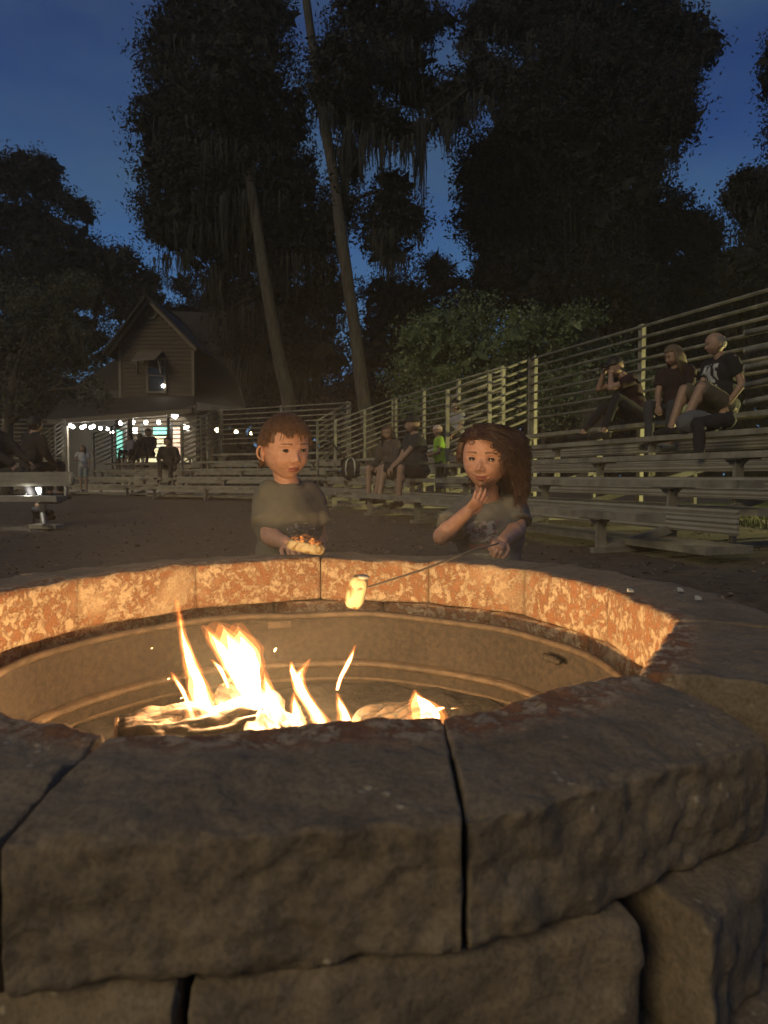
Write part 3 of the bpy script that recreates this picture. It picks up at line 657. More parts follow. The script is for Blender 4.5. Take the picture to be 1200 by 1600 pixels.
# main roof behind
slab('main_roof', [h(120, 600, 1), h(205, 545, 2), h(232, 484, 5), h(330, 489, 5), h(350, 520, 3), h(385, 640, 1), h(120, 645, 1)], .3, M['shingle'])
c = h(237, 491, -.05); mb = MB(); v = []
for k in range(24):
    a = 2 * math.pi * k / 24
    for rr, yy in ((.22, -.01), (.22, -.05), (.17, -.05), (.17, -.005)): v.append(c + Vector((math.cos(a) * rr, yy, math.sin(a) * rr)))
f = [(k * 4 + i, ((k + 1) % 24) * 4 + i, ((k + 1) % 24) * 4 + (i + 1) % 4, k * 4 + (i + 1) % 4) for k in range(24) for i in range(4)]
mb.add(v, f); vent = obj('round_vent', mb, M['trim'], house)
mb = MB(); mb.tube([c + Vector((0, .0, 0)), c + Vector((0, -.02, 0))], .17, 20)
obj('vent_panel', mb, M['siding'], vent)
win = [h(231, 613), h(259, 613), h(258, 561), h(230, 561)]
mb = MB(); x0, x1, zb_, zt_ = win[0].x, win[1].x, win[0].z, win[2].z; xm = (x0 + x1) / 2; zm = (zb_ + zt_) / 2
for c_, h_ in (((x0, HY - .07, zm), (.05, .03, (zt_ - zb_) / 2 + .05)), ((x1, HY - .07, zm), (.05, .03, (zt_ - zb_) / 2 + .05)), ((xm, HY - .07, zb_), ((x1 - x0) / 2 - .05, .03, .05)), ((xm, HY - .07, zt_), ((x1 - x0) / 2 - .05, .03, .05)), ((xm, HY - .065, zm), ((x1 - x0) / 2 - .05, .025, .035)), ((xm, HY - .06, zm + .36), ((x1 - x0) / 2 - .05, .015, .02))): mb.box(c_, h_)
wn = obj('window', mb, M['trim'], house)
mb = MB(); mb.box((xm, HY - .045, zm), ((x1 - x0) / 2, .006, (zt_ - zb_) / 2)); obj('pane', mb, M['glass'], wn)
c = h(255, 603, -.1); mb = MB(); mb.ball(c, .07, 12, 8); obj('bulb_and_reflection', mb, M['bulb'], house)  # no bulb here: added glowing ball paints a lamp's reflection in the window
a, b = h(206, 558), h(243, 553); A_, B_ = h(206, 552, -.05), h(250, 548, -.05)
aw = slab('awning', [h(205, 565, -1.0), h(243, 562, -1.0), h(254, 550, -.05), h(214, 552, -.05)], .05, M['trim'], d=(0, 0, 1))
for px in (214, 251):
    mb = MB(); mb.tube([h(px, 583, -.08), h(px - 4, 562, -.8)], .035, 6); mb.tube([h(px, 583, -.08), h(px, 556, -.08)], .03, 6); obj('awning_bracket', mb, M['trim'], aw)
# porch: its roof, fascia, post, back wall and doors
slab('porch_roof', [h(72, 659, -2.4), h(302, 641, -2.4), h(306, 622, -.1), h(92, 628, -.1)], .10, M['shingle'], d=(0, 0, 1))
mb = MB(); a, b = h(74, 660, -2.42), h(300, 642, -2.42); mb.box((a + b) / 2, ((b - a).length / 2, .02, .10), (b - a).normalized()); obj('fascia', mb, M['trim'], house)
slab('side_panel', [h(277, 640, -2.3), h(307, 672, -2.3), h(307, 632, -2.3)], .06, M['trim'])
mb = MB(); a = h(103, 666, -2.3); mb.box((a.x, a.y, (a.z + ZG) / 2), (.07, .07, (a.z - ZG) / 2)); obj('porch_post', mb, M['trim'], house)
mb = MB(); a, b = h(86, 770), h(215, 640); mb.box(((a.x + b.x) / 2 - .6, HY + .6, (a.z + b.z) / 2), ((b.x - a.x) / 2 - .6, .05, (b.z - a.z) / 2)); obj('porch_wall', mb, M['wire'], house)  # near-black colour paints in the shade of the porch under the eave
def wallpanel(name, x0, x1, y0, y1, m, dy=0):
    a, b = h(x0, y1, dy), h(x1, y0, dy); mb = MB(); mb.box(((a.x + b.x) / 2, HY + dy, (a.z + b.z) / 2), ((b.x - a.x) / 2, .03, (b.z - a.z) / 2)); return obj(name, mb, m, house)
wallpanel('porch_wall', 190, 306, 650, 760, M['siding'], .3)
yl = wallpanel('yellow_counter_front', 240, 264, 682, 716, M['yellow'], .1)
mb = MB(); a, b = h(241, 682), h(263, 682)
for k in range(7): mb.box(((a.x + b.x) / 2, HY + .045, h(240, 714 - k * 5).z), ((b.x - a.x) / 2, .02, .008))
tag(obj('clapboard', mb, M['trim'], yl), kind='stuff')
wallpanel('teal_sign_board', 240, 264, 668, 680, M['teal'], .1)
wallpanel('teal_door', 183, 191, 672, 716, M['teal'], -.3)
wallpanel('pink_panel', 268, 282, 668, 716, M['pinkwall'], .1)
wallpanel('counter', 200, 300, 716, 722, M['yellow'], -.1)
for px in (195, 222, 267, 284):
    mb = MB(); a = h(px, 660, -1.2); mb.box((a.x, a.y, (a.z + ZG) / 2), (.06, .06, (a.z - ZG) / 2)); obj('porch_post', mb, M['wire'], house)
# bulbs strung below the eave
for i, (px, py) in enumerate(((110, 664), (114, 666), (128, 667), (132, 665), (142, 667), (146, 665), (157, 668), (168, 669), (175, 674))):
    mb = MB(); c = h(px, py + 1, -2.3); mb.ball(c, .065, 10, 8); o = obj('string_bulb', mb, M['bulb'], None, True); tag(o, ('string bulb nearest the porch post, a little high', 'second string bulb from the porch post', 'third string bulb from the porch post', 'fourth string bulb from the post, slightly above the third', 'fifth string bulb from the porch post', 'sixth string bulb, at the middle of the string', 'seventh string bulb, on its own right of the middle', 'eighth string bulb, last but one on the right', 'string bulb at the right end, lowest of the string')[i], 'light bulb', 'string lights along the porch eave')
for i, (px, py, lb) in enumerate(((188, 661, 'porch bulb just above the teal door'), (208, 660, 'porch bulb above the left white lantern'), (228, 660, 'porch bulb between the left lantern and the yellow counter'), (248, 660, 'porch bulb straight above the yellow counter'), (273, 649, 'brightest bulb, at the upper right corner of the porch'))):
    mb = MB(); c = h(px, py, -1.5); mb.ball(c, .08 if i < 4 else .13, 12, 8); o = obj('porch_bulb', mb, M['bulb'], None, True); tag(o, lb, 'light bulb', 'round bulbs inside the porch')
mb = MB(); pts = [h(106, 661, -2.3)]
for px, py in ((120, 666), (136, 664), (151, 667), (163, 666), (178, 671)): pts.append(h(px, py - 1, -2.3))
mb.tube(pts, .008, 5); tag(obj('light_cable', mb, M['wire']), 'thin cable carrying the string bulbs under the eave', 'cable')
for px, py, lb in ((208, 672, 'white rectangular lantern on the left side of the porch'), (289, 668, 'white rectangular lantern on the right side of the porch')):
    c = h(px, py, -.5); mb = MB(); mb.box(c, (.15, .10, .13)); o = obj('lantern', mb, M['lantern']); tag(o, lb, 'lantern', 'lanterns in the porch')
lamp('porch_light', 'POINT', h(135, 672, -1.9), (1, .95, .8), 90, house, shadow_soft_size=.2)
lamp('porch_light', 'POINT', h(215, 668, -1.2), (1, .95, .8), 130, house, shadow_soft_size=.15)
lamp('porch_light', 'POINT', h(262, 664, -1.2), (1, .95, .8), 190, house, shadow_soft_size=.15)
# lamp posts far behind
for px, py, r_, lb in ((339, 672, .11, 'far lamp nearest the house'), (345, 669, .08, 'small upper lamp just right of the far lamp nearest the house'), (369, 675, .10, 'far yellowish lamp left of the boy'), (392, 677, .07, 'dim far lamp close to the boy')):
    c = U(px, py, 36); tt = thing('street_lamp', lb, 'lamp', (c.x, c.y, ZG), 'lamps far behind the bleachers')
    mb = MB(); mb.tube([(c.x, c.y, ZG - .1), (c.x, c.y, c.z)], .03, 6); obj('post', mb, M['wire'], tt); mb = MB(); mb.ball(c, r_, 10, 8); obj('globe', mb, M['bulbw'], tt, True)
# ------------------------------------------------------------------ trees
def cards(cen, size, name, m, parent, aspect=.45, thick=None, rnd=None):
    n = len(cen); r = rnd or rng
    d = r.normal(size=(n, 3)); d /= np.linalg.norm(d, axis=1)[:, None]
    e = r.normal(size=(n, 3)); e -= (e * d).sum(1)[:, None] * d; e /= np.linalg.norm(e, axis=1)[:, None]
    s = size[:, None]
    v = np.empty((n, 4, 3)); v[:, 0] = cen - d * s; v[:, 1] = cen + e * s * aspect; v[:, 2] = cen + d * s; v[:, 3] = cen - e * s * aspect
    f = np.arange(n * 4).reshape(n, 4)
    return link(name, npmesh(name, v.reshape(-1, 3), f, m), parent)
def inblob(c, r, n, shell):
    d = rng.normal(size=(n, 3)); d /= np.linalg.norm(d, axis=1)[:, None]
    rad = rng.random(n) ** (1 / 3) if not shell else (1 - .38 * rng.random(n) ** 1.6)
    # lumpy outline
    ph = rng.random((6, 3)) * 6; q = np.zeros(n)
    for k in range(6): q += np.sin(d @ (rng.normal(size=3) * (2.5 + k * 1.4)) + ph[k, 0]) * (.13 / (1 + k * .35))
    return np.array(c)[None] + d * (rad * (1 + q))[:, None] * np.array(r)[None]
def crown(blobs, Y, dens, leaf, m, parent, depth=.8, fill=1.0, big=1.0):
    C = []; Z = []
    for (px, py, rx, ry) in blobs:
        c = U(px, py, Y + rng.uniform(-1, 1)); a, b = S(rx, Y) * .87, S(ry, Y) * .87; dp = min(a, b) * depth + .3
        # leaves gather in clumps (twigs)
        nc = int(dens * rx * ry / 165) + 8; tw = inblob(c, (a * 1.04, dp, b * 1.04), nc, True); k = 34
        cc = np.repeat(tw, k, 0); cc = cc + np.clip(rng.normal(size=cc.shape), -1.7, 1.7) * leaf * np.repeat(rng.uniform(.9, 2.2, nc), k)[:, None] * np.array([1, 1, .8]); C.append(cc); Z.append(leaf * rng.uniform(.22, .66, len(cc)))
        ni = int(nc * fill); ci = inblob(c, (a * .80, dp * .7, b * .80), ni, False); C.append(ci); Z.append(leaf * big * rng.uniform(1.6, 3.4, ni))
    C = np.concatenate(C); Z = np.concatenate(Z)
    return cards(C, Z, 'crown', m, parent)
def limb(mb, pts, n=10):                                 # pts: (px, py, width px, Y)
    P = [U(x, y, Y) for x, y, w_, Y in pts]; W = [S(w_, Y) / 2 for x, y, w_, Y in pts]; Q = []; Z = []
    for i in range(len(P) - 1):
        p0, p1, p2, p3 = P[max(0, i - 1)], P[i], P[i + 1], P[min(len(P) - 1, i + 2)]
        for j in range(6):
            t = j / 6; Q.append(.5 * ((2 * p1) + (p2 - p0) * t + (2 * p0 - 5 * p1 + 4 * p2 - p3) * t * t + (3 * p1 - p0 - 3 * p2 + p3) * t ** 3)); Z.append(W[i] * (1 - t) + W[i + 1] * t)
    Q.append(P[-1]); Z.append(W[-1])
    Z = [z * (1 + .06 * mnoise.noise(q * 2)) for z, q in zip(Z, Q)]
    mb.tube(Q, Z, n)
def moss(spots, Y, parent, wide=1.0):                     # spots: (px, py, length px, spread px, strands)
    v = []; f = []
    for px, py, ln, sp_, n in spots:
        for i in range(n):
            g = rng.normal(); x = px + g * sp_ * .6; L = ln * rng.uniform(.35, 1.0) * math.exp(-g * g * .25); y0 = py + rng.uniform(-8, 8)
            yy = Y + rng.uniform(-1.2, 1.2); p = U(x, y0, yy); w0 = S(rng.uniform(1.2, 3.2) * wide, Y) / 2; Lm = S(L, Y); a = rng.random() * 3.14; ca, sa = math.cos(a), math.sin(a)
            k = len(v); ns = 5; bx = rng.normal() * .04
            for j in range(ns + 1):
                t = j / ns; w_ = w0 * (1 - t) ** .7 * (1 + .5 * math.sin(t * 9 + a * 5)) + .002; xx = p.x + bx * t * Lm * .5 + .02 * math.sin(t * 7 + a); z = p.z - Lm * t
                v += [(xx - ca * w_, p.y - sa * w_, z), (xx + ca * w_, p.y + sa * w_, z)]
            for j in range(ns): f.append((k + j * 2, k + j * 2 + 1, k + j * 2 + 3, k + j * 2 + 2))
    return tag(link('hanging_moss', npmesh('hanging_moss', v, f, M['moss']), parent), kind='stuff')
def tree(label, Y, base, blobs, limbs, dens=5, leaf=.16, m='leafA', mossy=None, group='trees around the bleachers', front=0, **kw):
    t = thing('tree', label, 'tree', U(base, 790, Y) * 1, group); t.location.z = ZG
    mb = MB()
    for i_, l_ in enumerate(limbs): limb(mb, [(x, y, w_, yy + front * (1 if i_ else min(1, max(0, (360 - y) / 110)))) for x, y, w_, yy in l_])
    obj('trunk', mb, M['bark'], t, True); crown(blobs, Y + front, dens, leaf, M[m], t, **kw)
    if mossy:
        moss(mossy, Y + front * .4, t)
        moss([(px + rng.uniform(-.5, .5) * rx, py + ry * rng.uniform(.35, .8), rng.uniform(30, 75), rx * .55, int(10 + rx * .22)) for px, py, rx, ry in blobs if rx > 24 for _ in range(2)], Y + front, t, 1.1)
    return t
tree('tall cypress with a pale straight trunk, left of the forked one, hung with moss', 23, 462,
     [(330, 20, 100, 60), (270, 70, 55, 50), (400, 20, 60, 60), (300, 140, 85, 60), (250, 190, 52, 42), (380, 110, 90, 70), (345, 210, 100, 70), (430, 190, 60, 60), (258, 255, 48, 36), (300, 300, 80, 60), (245, 335, 34, 38), (270, 365, 42, 28), (380, 300, 100, 80), (455, 290, 55, 70), (340, 390, 70, 55), (420, 380, 90, 70), (490, 370, 45, 70), (360, 460, 48, 38), (440, 470, 80, 50), (380, 540, 50, 30), (470, 540, 60, 50), (510, 460, 40, 60), (500, 560, 50, 50)],
     [[(452, 800, 27, 23), (452, 640, 22, 23), (436, 560, 20, 23), (415, 440, 18, 23), (398, 330, 16, 23), (386, 250, 14, 23), (372, 120, 11, 23), (360, -20, 8, 23)],
      [(400, 330, 8, 23), (350, 280, 6, 22.5), (300, 250, 4, 22), (240, 240, 2, 22)], [(380, 200, 7, 23), (430, 150, 5, 23), (450, 100, 2, 23)], [(386, 260, 7, 23), (330, 180, 5, 23), (260, 120, 2, 23)], [(420, 460, 6, 23), (380, 470, 4, 22), (340, 500, 2, 22)]],
     dens=5.2, leaf=.15, mossy=[(258, 400, 60, 14, 30), (285, 395, 50, 20, 40), (330, 430, 60, 25, 60), (350, 490, 80, 22, 60), (395, 560, 70, 35, 140), (410, 480, 90, 40, 100), (470, 580, 60, 30, 80), (300, 350, 60, 50, 60), (360, 300, 120, 70, 120), (330, 220, 60, 60, 60), (430, 400, 100, 50, 90)], fill=1.05, front=3)
tree('tall cypress whose trunk forks high up, right of centre, hung with moss', 21, 580,
     [(590, 25, 90, 55), (650, 40, 40, 40), (545, 100, 60, 52), (630, 110, 50, 40), (560, 170, 52, 50), (505, 150, 30, 30), (690, 30, 18, 14), (680, 150, 70, 28), (740, 130, 36, 22), (705, 180, 40, 26), (600, 190, 34, 30), (640, 210, 30, 14), (615, 290, 30, 26), (610, 330, 46, 32), (640, 350, 30, 22), (590, 365, 34, 24), (610, 395, 34, 16), (545, 260, 26, 34), (530, 330, 30, 40)],
     [[(592, 800, 27, 21), (581, 700, 24, 21), (566, 610, 21, 21), (555, 520, 19, 21), (542, 430, 18, 21), (531, 350, 18, 21), (522, 280, 15, 21), (508, 200, 16, 21), (496, 120, 14, 21), (484, 40, 13, 21), (476, -20, 12, 21)],
      [(532, 350, 14, 21), (539, 280, 11, 21), (545, 200, 10, 21), (552, 120, 8, 21), (566, 40, 6, 21)], [(541, 275, 8, 21), (560, 245, 5, 21), (575, 190, 4, 21)],
      [(530, 340, 9, 21), (560, 310, 6, 21), (600, 300, 4, 21), (630, 320, 2, 21)], [(548, 180, 7, 21), (600, 205, 5, 21), (660, 190, 4, 20.5), (730, 140, 2, 20)], [(552, 120, 6, 21), (600, 100, 4, 21), (650, 40, 2, 21)]],
     dens=5.5, leaf=.14, mossy=[(660, 190, 170, 9, 50), (700, 190, 70, 25, 60), (560, 210, 90, 26, 70), (600, 220, 80, 24, 60), (640, 215, 50, 24, 50), (740, 150, 50, 20, 40), (590, 360, 60, 30, 80), (620, 400, 50, 25, 60), (535, 230, 80, 14, 40), (510, 170, 60, 18, 40), (580, 90, 50, 40, 50), (650, 240, 100, 5, 16)], fill=.9, front=1.5)
tree('huge dark cypress right of centre, its crown trailing long moss', 27, 900,
     [(840, 20, 110, 70), (770, 30, 32, 20), (735, 62, 26, 13), (745, 30, 20, 12), (750, 105, 24, 20), (960, 30, 120, 80), (1050, 60, 62, 50), (1100, 75, 24, 28), (930, 130, 130, 80), (1040, 130, 60, 60), (800, 140, 50, 40), (820, 210, 70, 60), (768, 250, 56, 50), (738, 284, 28, 32), (880, 240, 110, 90), (990, 200, 90, 70), (1050, 190, 44, 36), (748, 340, 32, 40), (800, 330, 80, 70), (900, 360, 100, 90), (985, 300, 60, 60), (776, 420, 38, 50), (830, 450, 90, 70), (940, 460, 90, 70)],
     [[(925, 800, 46, 27), (925, 600, 40, 27), (915, 400, 34, 27), (900, 200, 26, 27), (890, 0, 18, 27)], [(910, 350, 16, 27), (830, 250, 10, 26), (770, 180, 7, 26), (755, 80, 4, 26)], [(905, 250, 14, 27), (980, 180, 9, 27), (1070, 110, 4, 27)], [(895, 120, 9, 27), (820, 70, 6, 27), (740, 62, 3, 27)]],
     dens=5.6, leaf=.17, mossy=[(1055, 200, 75, 10, 60), (1080, 160, 60, 12, 40), (1000, 230, 90, 34, 80), (850, 80, 60, 24, 60), (985, 110, 50, 20, 50), (870, 300, 160, 60, 120), (940, 330, 200, 50, 120), (820, 240, 120, 50, 80), (1040, 240, 40, 18, 50)], fill=1.15)
tree('broad dark tree filling the gap below the huge cypress, at the right', 33, 1040,
     [(1040, 350, 60, 46), (1095, 370, 36, 40), (1000, 400, 70, 60), (1080, 440, 60, 50), (1040, 500, 90, 60), (960, 520, 90, 60), (1120, 430, 30, 40), (900, 500, 80, 60), (1150, 500, 60, 60)],
     [[(1045, 800, 26, 33), (1045, 600, 22, 33), (1030, 450, 16, 33), (1040, 360, 8, 33)]], dens=6.5, leaf=.19, fill=1.6, mossy=[(1010, 400, 60, 20, 40), (1100, 410, 50, 18, 40)])
tree('dark tree cut off by the right edge of the photo', 25, 1200,
     [(1200, 300, 44, 40), (1160, 285, 26, 16), (1180, 340, 40, 34), (1150, 310, 20, 18), (1210, 400, 60, 60), (1170, 420, 40, 50), (1190, 480, 60, 40), (1205, 120, 16, 36), (1215, 80, 20, 30), (1240, 200, 40, 60)],
     [[(1230, 800, 30, 25), (1225, 500, 24, 25), (1215, 300, 14, 25), (1215, 80, 8, 25)]], dens=6, leaf=.15, fill=1.2, mossy=[(1150, 315, 30, 20, 40), (1180, 360, 30, 20, 30)])
tree('dark rounded tree low in the centre gap, right of the forked trunk', 34, 660,
     [(610, 460, 56, 34), (640, 480, 70, 44), (690, 440, 36, 30), (740, 470, 40, 40), (590, 540, 50, 60), (650, 560, 70, 60), (560, 610, 50, 40), (710, 520, 50, 50), (680, 415, 26, 14)],
     [[(640, 800, 20, 34), (640, 600, 16, 34), (640, 470, 10, 34)]], dens=6, leaf=.17, fill=1.3)
tree('dark oak high on the left edge, above the pale branching bush', 38, 40,
     [(20, 270, 56, 36), (70, 262, 30, 20), (80, 300, 34, 20), (115, 320, 26, 16), (130, 335, 18, 12), (30, 350, 80, 60), (90, 390, 70, 50), (40, 450, 110, 70), (140, 410, 50, 40), (190, 410, 34, 28), (165, 450, 60, 50), (225, 440, 28, 24), (215, 480, 50, 40), (90, 530, 110, 70), (20, 560, 80, 80)],
     [[(20, 800, 40, 38), (25, 600, 34, 38), (40, 420, 24, 38), (60, 310, 12, 38), (100, 300, 4, 38)], [(50, 360, 10, 38), (100, 360, 7, 38), (180, 400, 3, 38)], [(62, 310, 7, 38), (62, 285, 4, 38)]],
     dens=6.5, leaf=.18, fill=1.5)
tree('small umbrella shaped tree against the sky, just right of the gable', 42, 290,
     [(288, 446, 26, 12), (296, 458, 18, 9), (310, 476, 14, 10), (278, 440, 12, 7), (320, 470, 8, 8)], [[(302, 700, 6, 42), (300, 520, 5, 42), (296, 480, 4, 42), (288, 452, 2, 42)], [(299, 500, 3, 42), (315, 478, 1.5, 42)]], dens=8, leaf=.16, fill=.6)
tree('dark mass of trees behind the house roof', 40, 300,
     [(250, 510, 40, 40), (300, 520, 60, 40), (360, 520, 50, 50), (420, 560, 60, 60), (330, 590, 60, 50), (300, 500, 40, 22), (345, 500, 26, 22)],
     [[(330, 800, 16, 40), (330, 600, 12, 40), (330, 520, 8, 40)]], dens=7, leaf=.24, fill=1.5)
tree('line of dark trees behind the centre bleachers', 44, 560,
     [(520, 640, 60, 40), (450, 640, 60, 40), (600, 640, 60, 50), (680, 640, 70, 60), (760, 620, 70, 60), (840, 600, 70, 70), (920, 600, 70, 70), (1000, 590, 80, 70), (1080, 580, 80, 80), (1160, 570, 80, 80)],
     [[(560, 800, 16, 44), (560, 620, 10, 44)], [(800, 800, 16, 44), (800, 600, 10, 44)], [(1060, 800, 16, 44), (1060, 560, 10, 44)]], dens=7, leaf=.26, fill=1.8)
# pale, thin branched bush-tree in front of the oak
t = tree('pale branching small tree at the left edge beside the house', 20, 20,
     [(60, 470, 56, 34), (120, 450, 44, 26), (30, 540, 60, 40), (100, 520, 50, 30), (130, 560, 30, 24), (40, 620, 60, 36), (110, 600, 46, 28), (150, 620, 22, 18), (20, 460, 40, 30)],
     [[(10, 800, 20, 20), (14, 660, 14, 20), (30, 560, 8, 20), (60, 480, 5, 20), (100, 430, 2, 20)], [(14, 662, 9, 20), (45, 640, 7, 19.8), (75, 612, 6, 19.5), (100, 608, 4, 19.5), (130, 606, 2, 19.5)], [(75, 612, 4, 19.5), (92, 600, 3, 19.5), (99, 585, 2, 19.5)], [(30, 560, 5, 20), (70, 530, 4, 19.8), (110, 500, 2, 19.8)], [(25, 600, 5, 20), (30, 560, 4, 19.6), (45, 530, 2, 19.6)]],
     dens=3.2, leaf=.10, m='leafC', fill=.15)
# glossy shrub lit by the floodlight
def shrub(label, Y, blobs, dens, leaf, limbs):
    t = thing('shrub', label, 'shrub', U(blobs[0][0], 780, Y), 'shrubs behind the right bleachers'); t.location.z = ZG
    mb = MB()
    for l_ in limbs: limb(mb, l_, 6)
    obj('stem', mb, M['bark'], t, True)
    crown(blobs, Y, dens, leaf, M['leafB'], t, fill=.5)
shrub('large glossy leaved shrub behind the bleacher, lit greenish', 22, [(700, 520, 60, 44), (660, 540, 44, 50), (740, 500, 40, 36), (720, 570, 80, 50), (640, 590, 36, 40), (780, 560, 50, 50), (690, 630, 80, 40), (790, 620, 60, 50)], 4.2, .13, [[(700, 800, 8, 22), (700, 600, 5, 22), (690, 520, 2, 22)], [(705, 640, 5, 22), (740, 560, 3, 22), (745, 500, 1.5, 22)]])
shrub('smaller grey green shrub right of the glossy one, behind the top rail', 19, [(830, 530, 50, 34), (880, 520, 44, 30), (910, 500, 30, 20), (850, 570, 50, 30), (810, 520, 30, 40), (930, 560, 60, 30), (880, 610, 60, 50), (980, 600, 60, 50)], 3.2, .11, [[(850, 800, 8, 19), (850, 600, 5, 19), (870, 530, 2, 19)], [(852, 600, 4, 19), (820, 550, 3, 19)]])

# the wood that closes the clearing on every side, far enough to read as one mass
C = []; Z = []
for i in range(52000):
    a = rng.random() * 2 * math.pi; r_ = 52 + rng.random() * 9; hmax = 8.5 + 2.5 * math.sin(a * 7) + 1.8 * math.sin(a * 17 + 2) + (4 if math.sin(a) < -.1 else 0)
    if math.sin(a) > .3: hmax = 7.0 + 1.5 * math.sin(a * 19)
    C.append((r_ * math.cos(a), r_ * math.sin(a), ZG + hmax * rng.random() ** .8)); Z.append(.35 + .5 * rng.random())
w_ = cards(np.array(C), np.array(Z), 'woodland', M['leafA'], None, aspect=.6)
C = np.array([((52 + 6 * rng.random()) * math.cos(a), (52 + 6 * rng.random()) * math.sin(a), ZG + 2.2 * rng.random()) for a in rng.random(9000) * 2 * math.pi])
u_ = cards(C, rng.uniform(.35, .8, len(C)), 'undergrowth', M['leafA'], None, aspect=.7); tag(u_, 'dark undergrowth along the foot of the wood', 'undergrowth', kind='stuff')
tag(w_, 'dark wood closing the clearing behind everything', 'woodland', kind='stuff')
# ------------------------------------------------------------------ people
def simple(name, c, rough=.8, c2=None, scale=30, sss=0, bump=0, bs=300): return mat(name, c, c2, scale=scale, rough=rough, sss=sss, bump=bump, bscale=bs, bdist=.001)
SKIN = simple('skin', (.56, .285, .185), .55, (.68, .375, .26), 75, .10, .12, 700)
SKIN2 = simple('skin_adult', (.27, .17, .115), .55, (.34, .215, .15), 40)
LIP = simple('lips', (.40, .135, .10), .45); BROW = simple('brow', (.20, .105, .06), .8)
EYEW = simple('eye_white', (.56, .50, .46), .15); IRIS = simple('iris', (.055, .028, .015), .12); PUPIL = simple('pupil', (.006, .005, .005), .08)
NAIL = simple('nail', (.55, .36, .28), .35)
def g1(x, s): return np.exp(-(x / s) ** 2)
_ico = {}
def ico(n):
    if n not in _ico:
        b = bmesh.new(); bmesh.ops.create_icosphere(b, subdivisions=n, radius=1); b.verts.ensure_lookup_table()
        _ico[n] = (np.array([v.co[:] for v in b.verts]), np.array([[v.index for v in f.verts] for f in b.faces])); b.free()
    return _ico[n]
EYE = (.0295, -.0690, .000)
def head_shape(d, smile=0, kid=True):
    # d: unit directions; face looks along -Y, up is Z, centre at eye height; child head, metres
    x = d[:, 0] * .0700; y = np.where(d[:, 1] < 0, d[:, 1] * .079, d[:, 1] * .094); z = np.where(d[:, 2] > 0, d[:, 2] * .102, d[:, 2] * .094)
    low = np.clip(-z / .094, 0, 1); x = x * (1 - .30 * low ** 1.7); y = np.where(y > 0, y * (1 - .42 * low ** 1.3), y * (1 - .02 * low))
    x = x * (1 + .04 * g1(z - .05, .03)); fr = np.clip((-d[:, 1] - .05) / .5, 0, 1); ax = np.abs(x)
    y = y - fr * .004 * g1(z - .055, .03)                                     # full forehead
    y = y + fr * .0085 * g1(ax - .029, .0145) * g1(z - .001, .0105)            # sockets
    y = y + fr * .0035 * g1(x, .012) * g1(z - .004, .012)                      # root of the nose
    y = y - fr * .0075 * g1(x, .0075) * g1(z + .016, .013)
    y = y - fr * .0125 * g1(x, .0085) * g1(z + .0285, .0085)                   # tip
    y = y - fr * .0070 * g1(ax - .0105, .0048) * g1(z + .0315, .0055)          # wings
    y = y + fr * .0030 * g1(ax - .0055, .0026) * g1(z + .0375, .0024)          # nostrils
    y = y - fr * .0028 * g1(ax - .029, .017) * g1(z - .0165, .006)             # brow
    y = y - fr * .0062 * g1(ax - .036, .016) * g1(z + .034, .017)              # cheeks
    x = x + np.sign(x) * .003 * g1(ax - .045, .02) * g1(z + .04, .02)
    cz = z + .0560 - smile * (ax / .018) ** 2 * .0035
    y = y - fr * .0030 * g1(x, .024) * g1(z + .056, .016)
    y = y - fr * .0046 * g1(x, .0150) * g1(cz - .0042, .0036) - fr * .0052 * g1(x, .0130) * g1(cz + .0050, .0042)
    y = y + fr * .0042 * g1(x, .0175) * g1(cz, .0018)
    y = y + fr * .0025 * g1(ax - .0205, .004) * g1(cz, .004)
    y = y + fr * .0016 * g1(x, .0028) * g1(z + .045, .005)
    y = y + fr * .0022 * g1(x, .012) * g1(z + .069, .005)
    y = y - fr * .0065 * g1(x, .014) * g1(z + .082, .011)                      # chin
    # lids follow the eyeball, the slit between them opens on to it
    er = .0132
    for sx in (-1, 1):
        ex, ey, ez = EYE[0] * sx, EYE[1] + er, EYE[2]
        dx = x - ex; dz = z - ez; rr = dx ** 2 + dz ** 2; inn = (rr < (er * 1.02) ** 2) & (d[:, 1] < 0)
        ys = ey - np.sqrt(np.maximum(er ** 2 - rr, 0)) - .0011
        top = .0052 * (1 - (dx / .0132) ** 2); bot = -.0042 * (1 - (dx / .0132) ** 2)
        slit = (dz < top) & (dz > bot) & (np.abs(dx) < .0128)
        wgt = np.clip(1 - (np.sqrt(rr) - er * .7) / (er * .32), 0, 1)
        yn = y * (1 - wgt) + np.minimum(ys, y + .0015) * wgt
        y = np.where(inn, yn, y); y = np.where(slit & inn, ey - er * .3, y)
        y = y + fr * .0012 * g1(dx, .011) * g1(dz - .0080, .0014)              # fold of the upper lid
    return np.stack([x, y, z], 1)
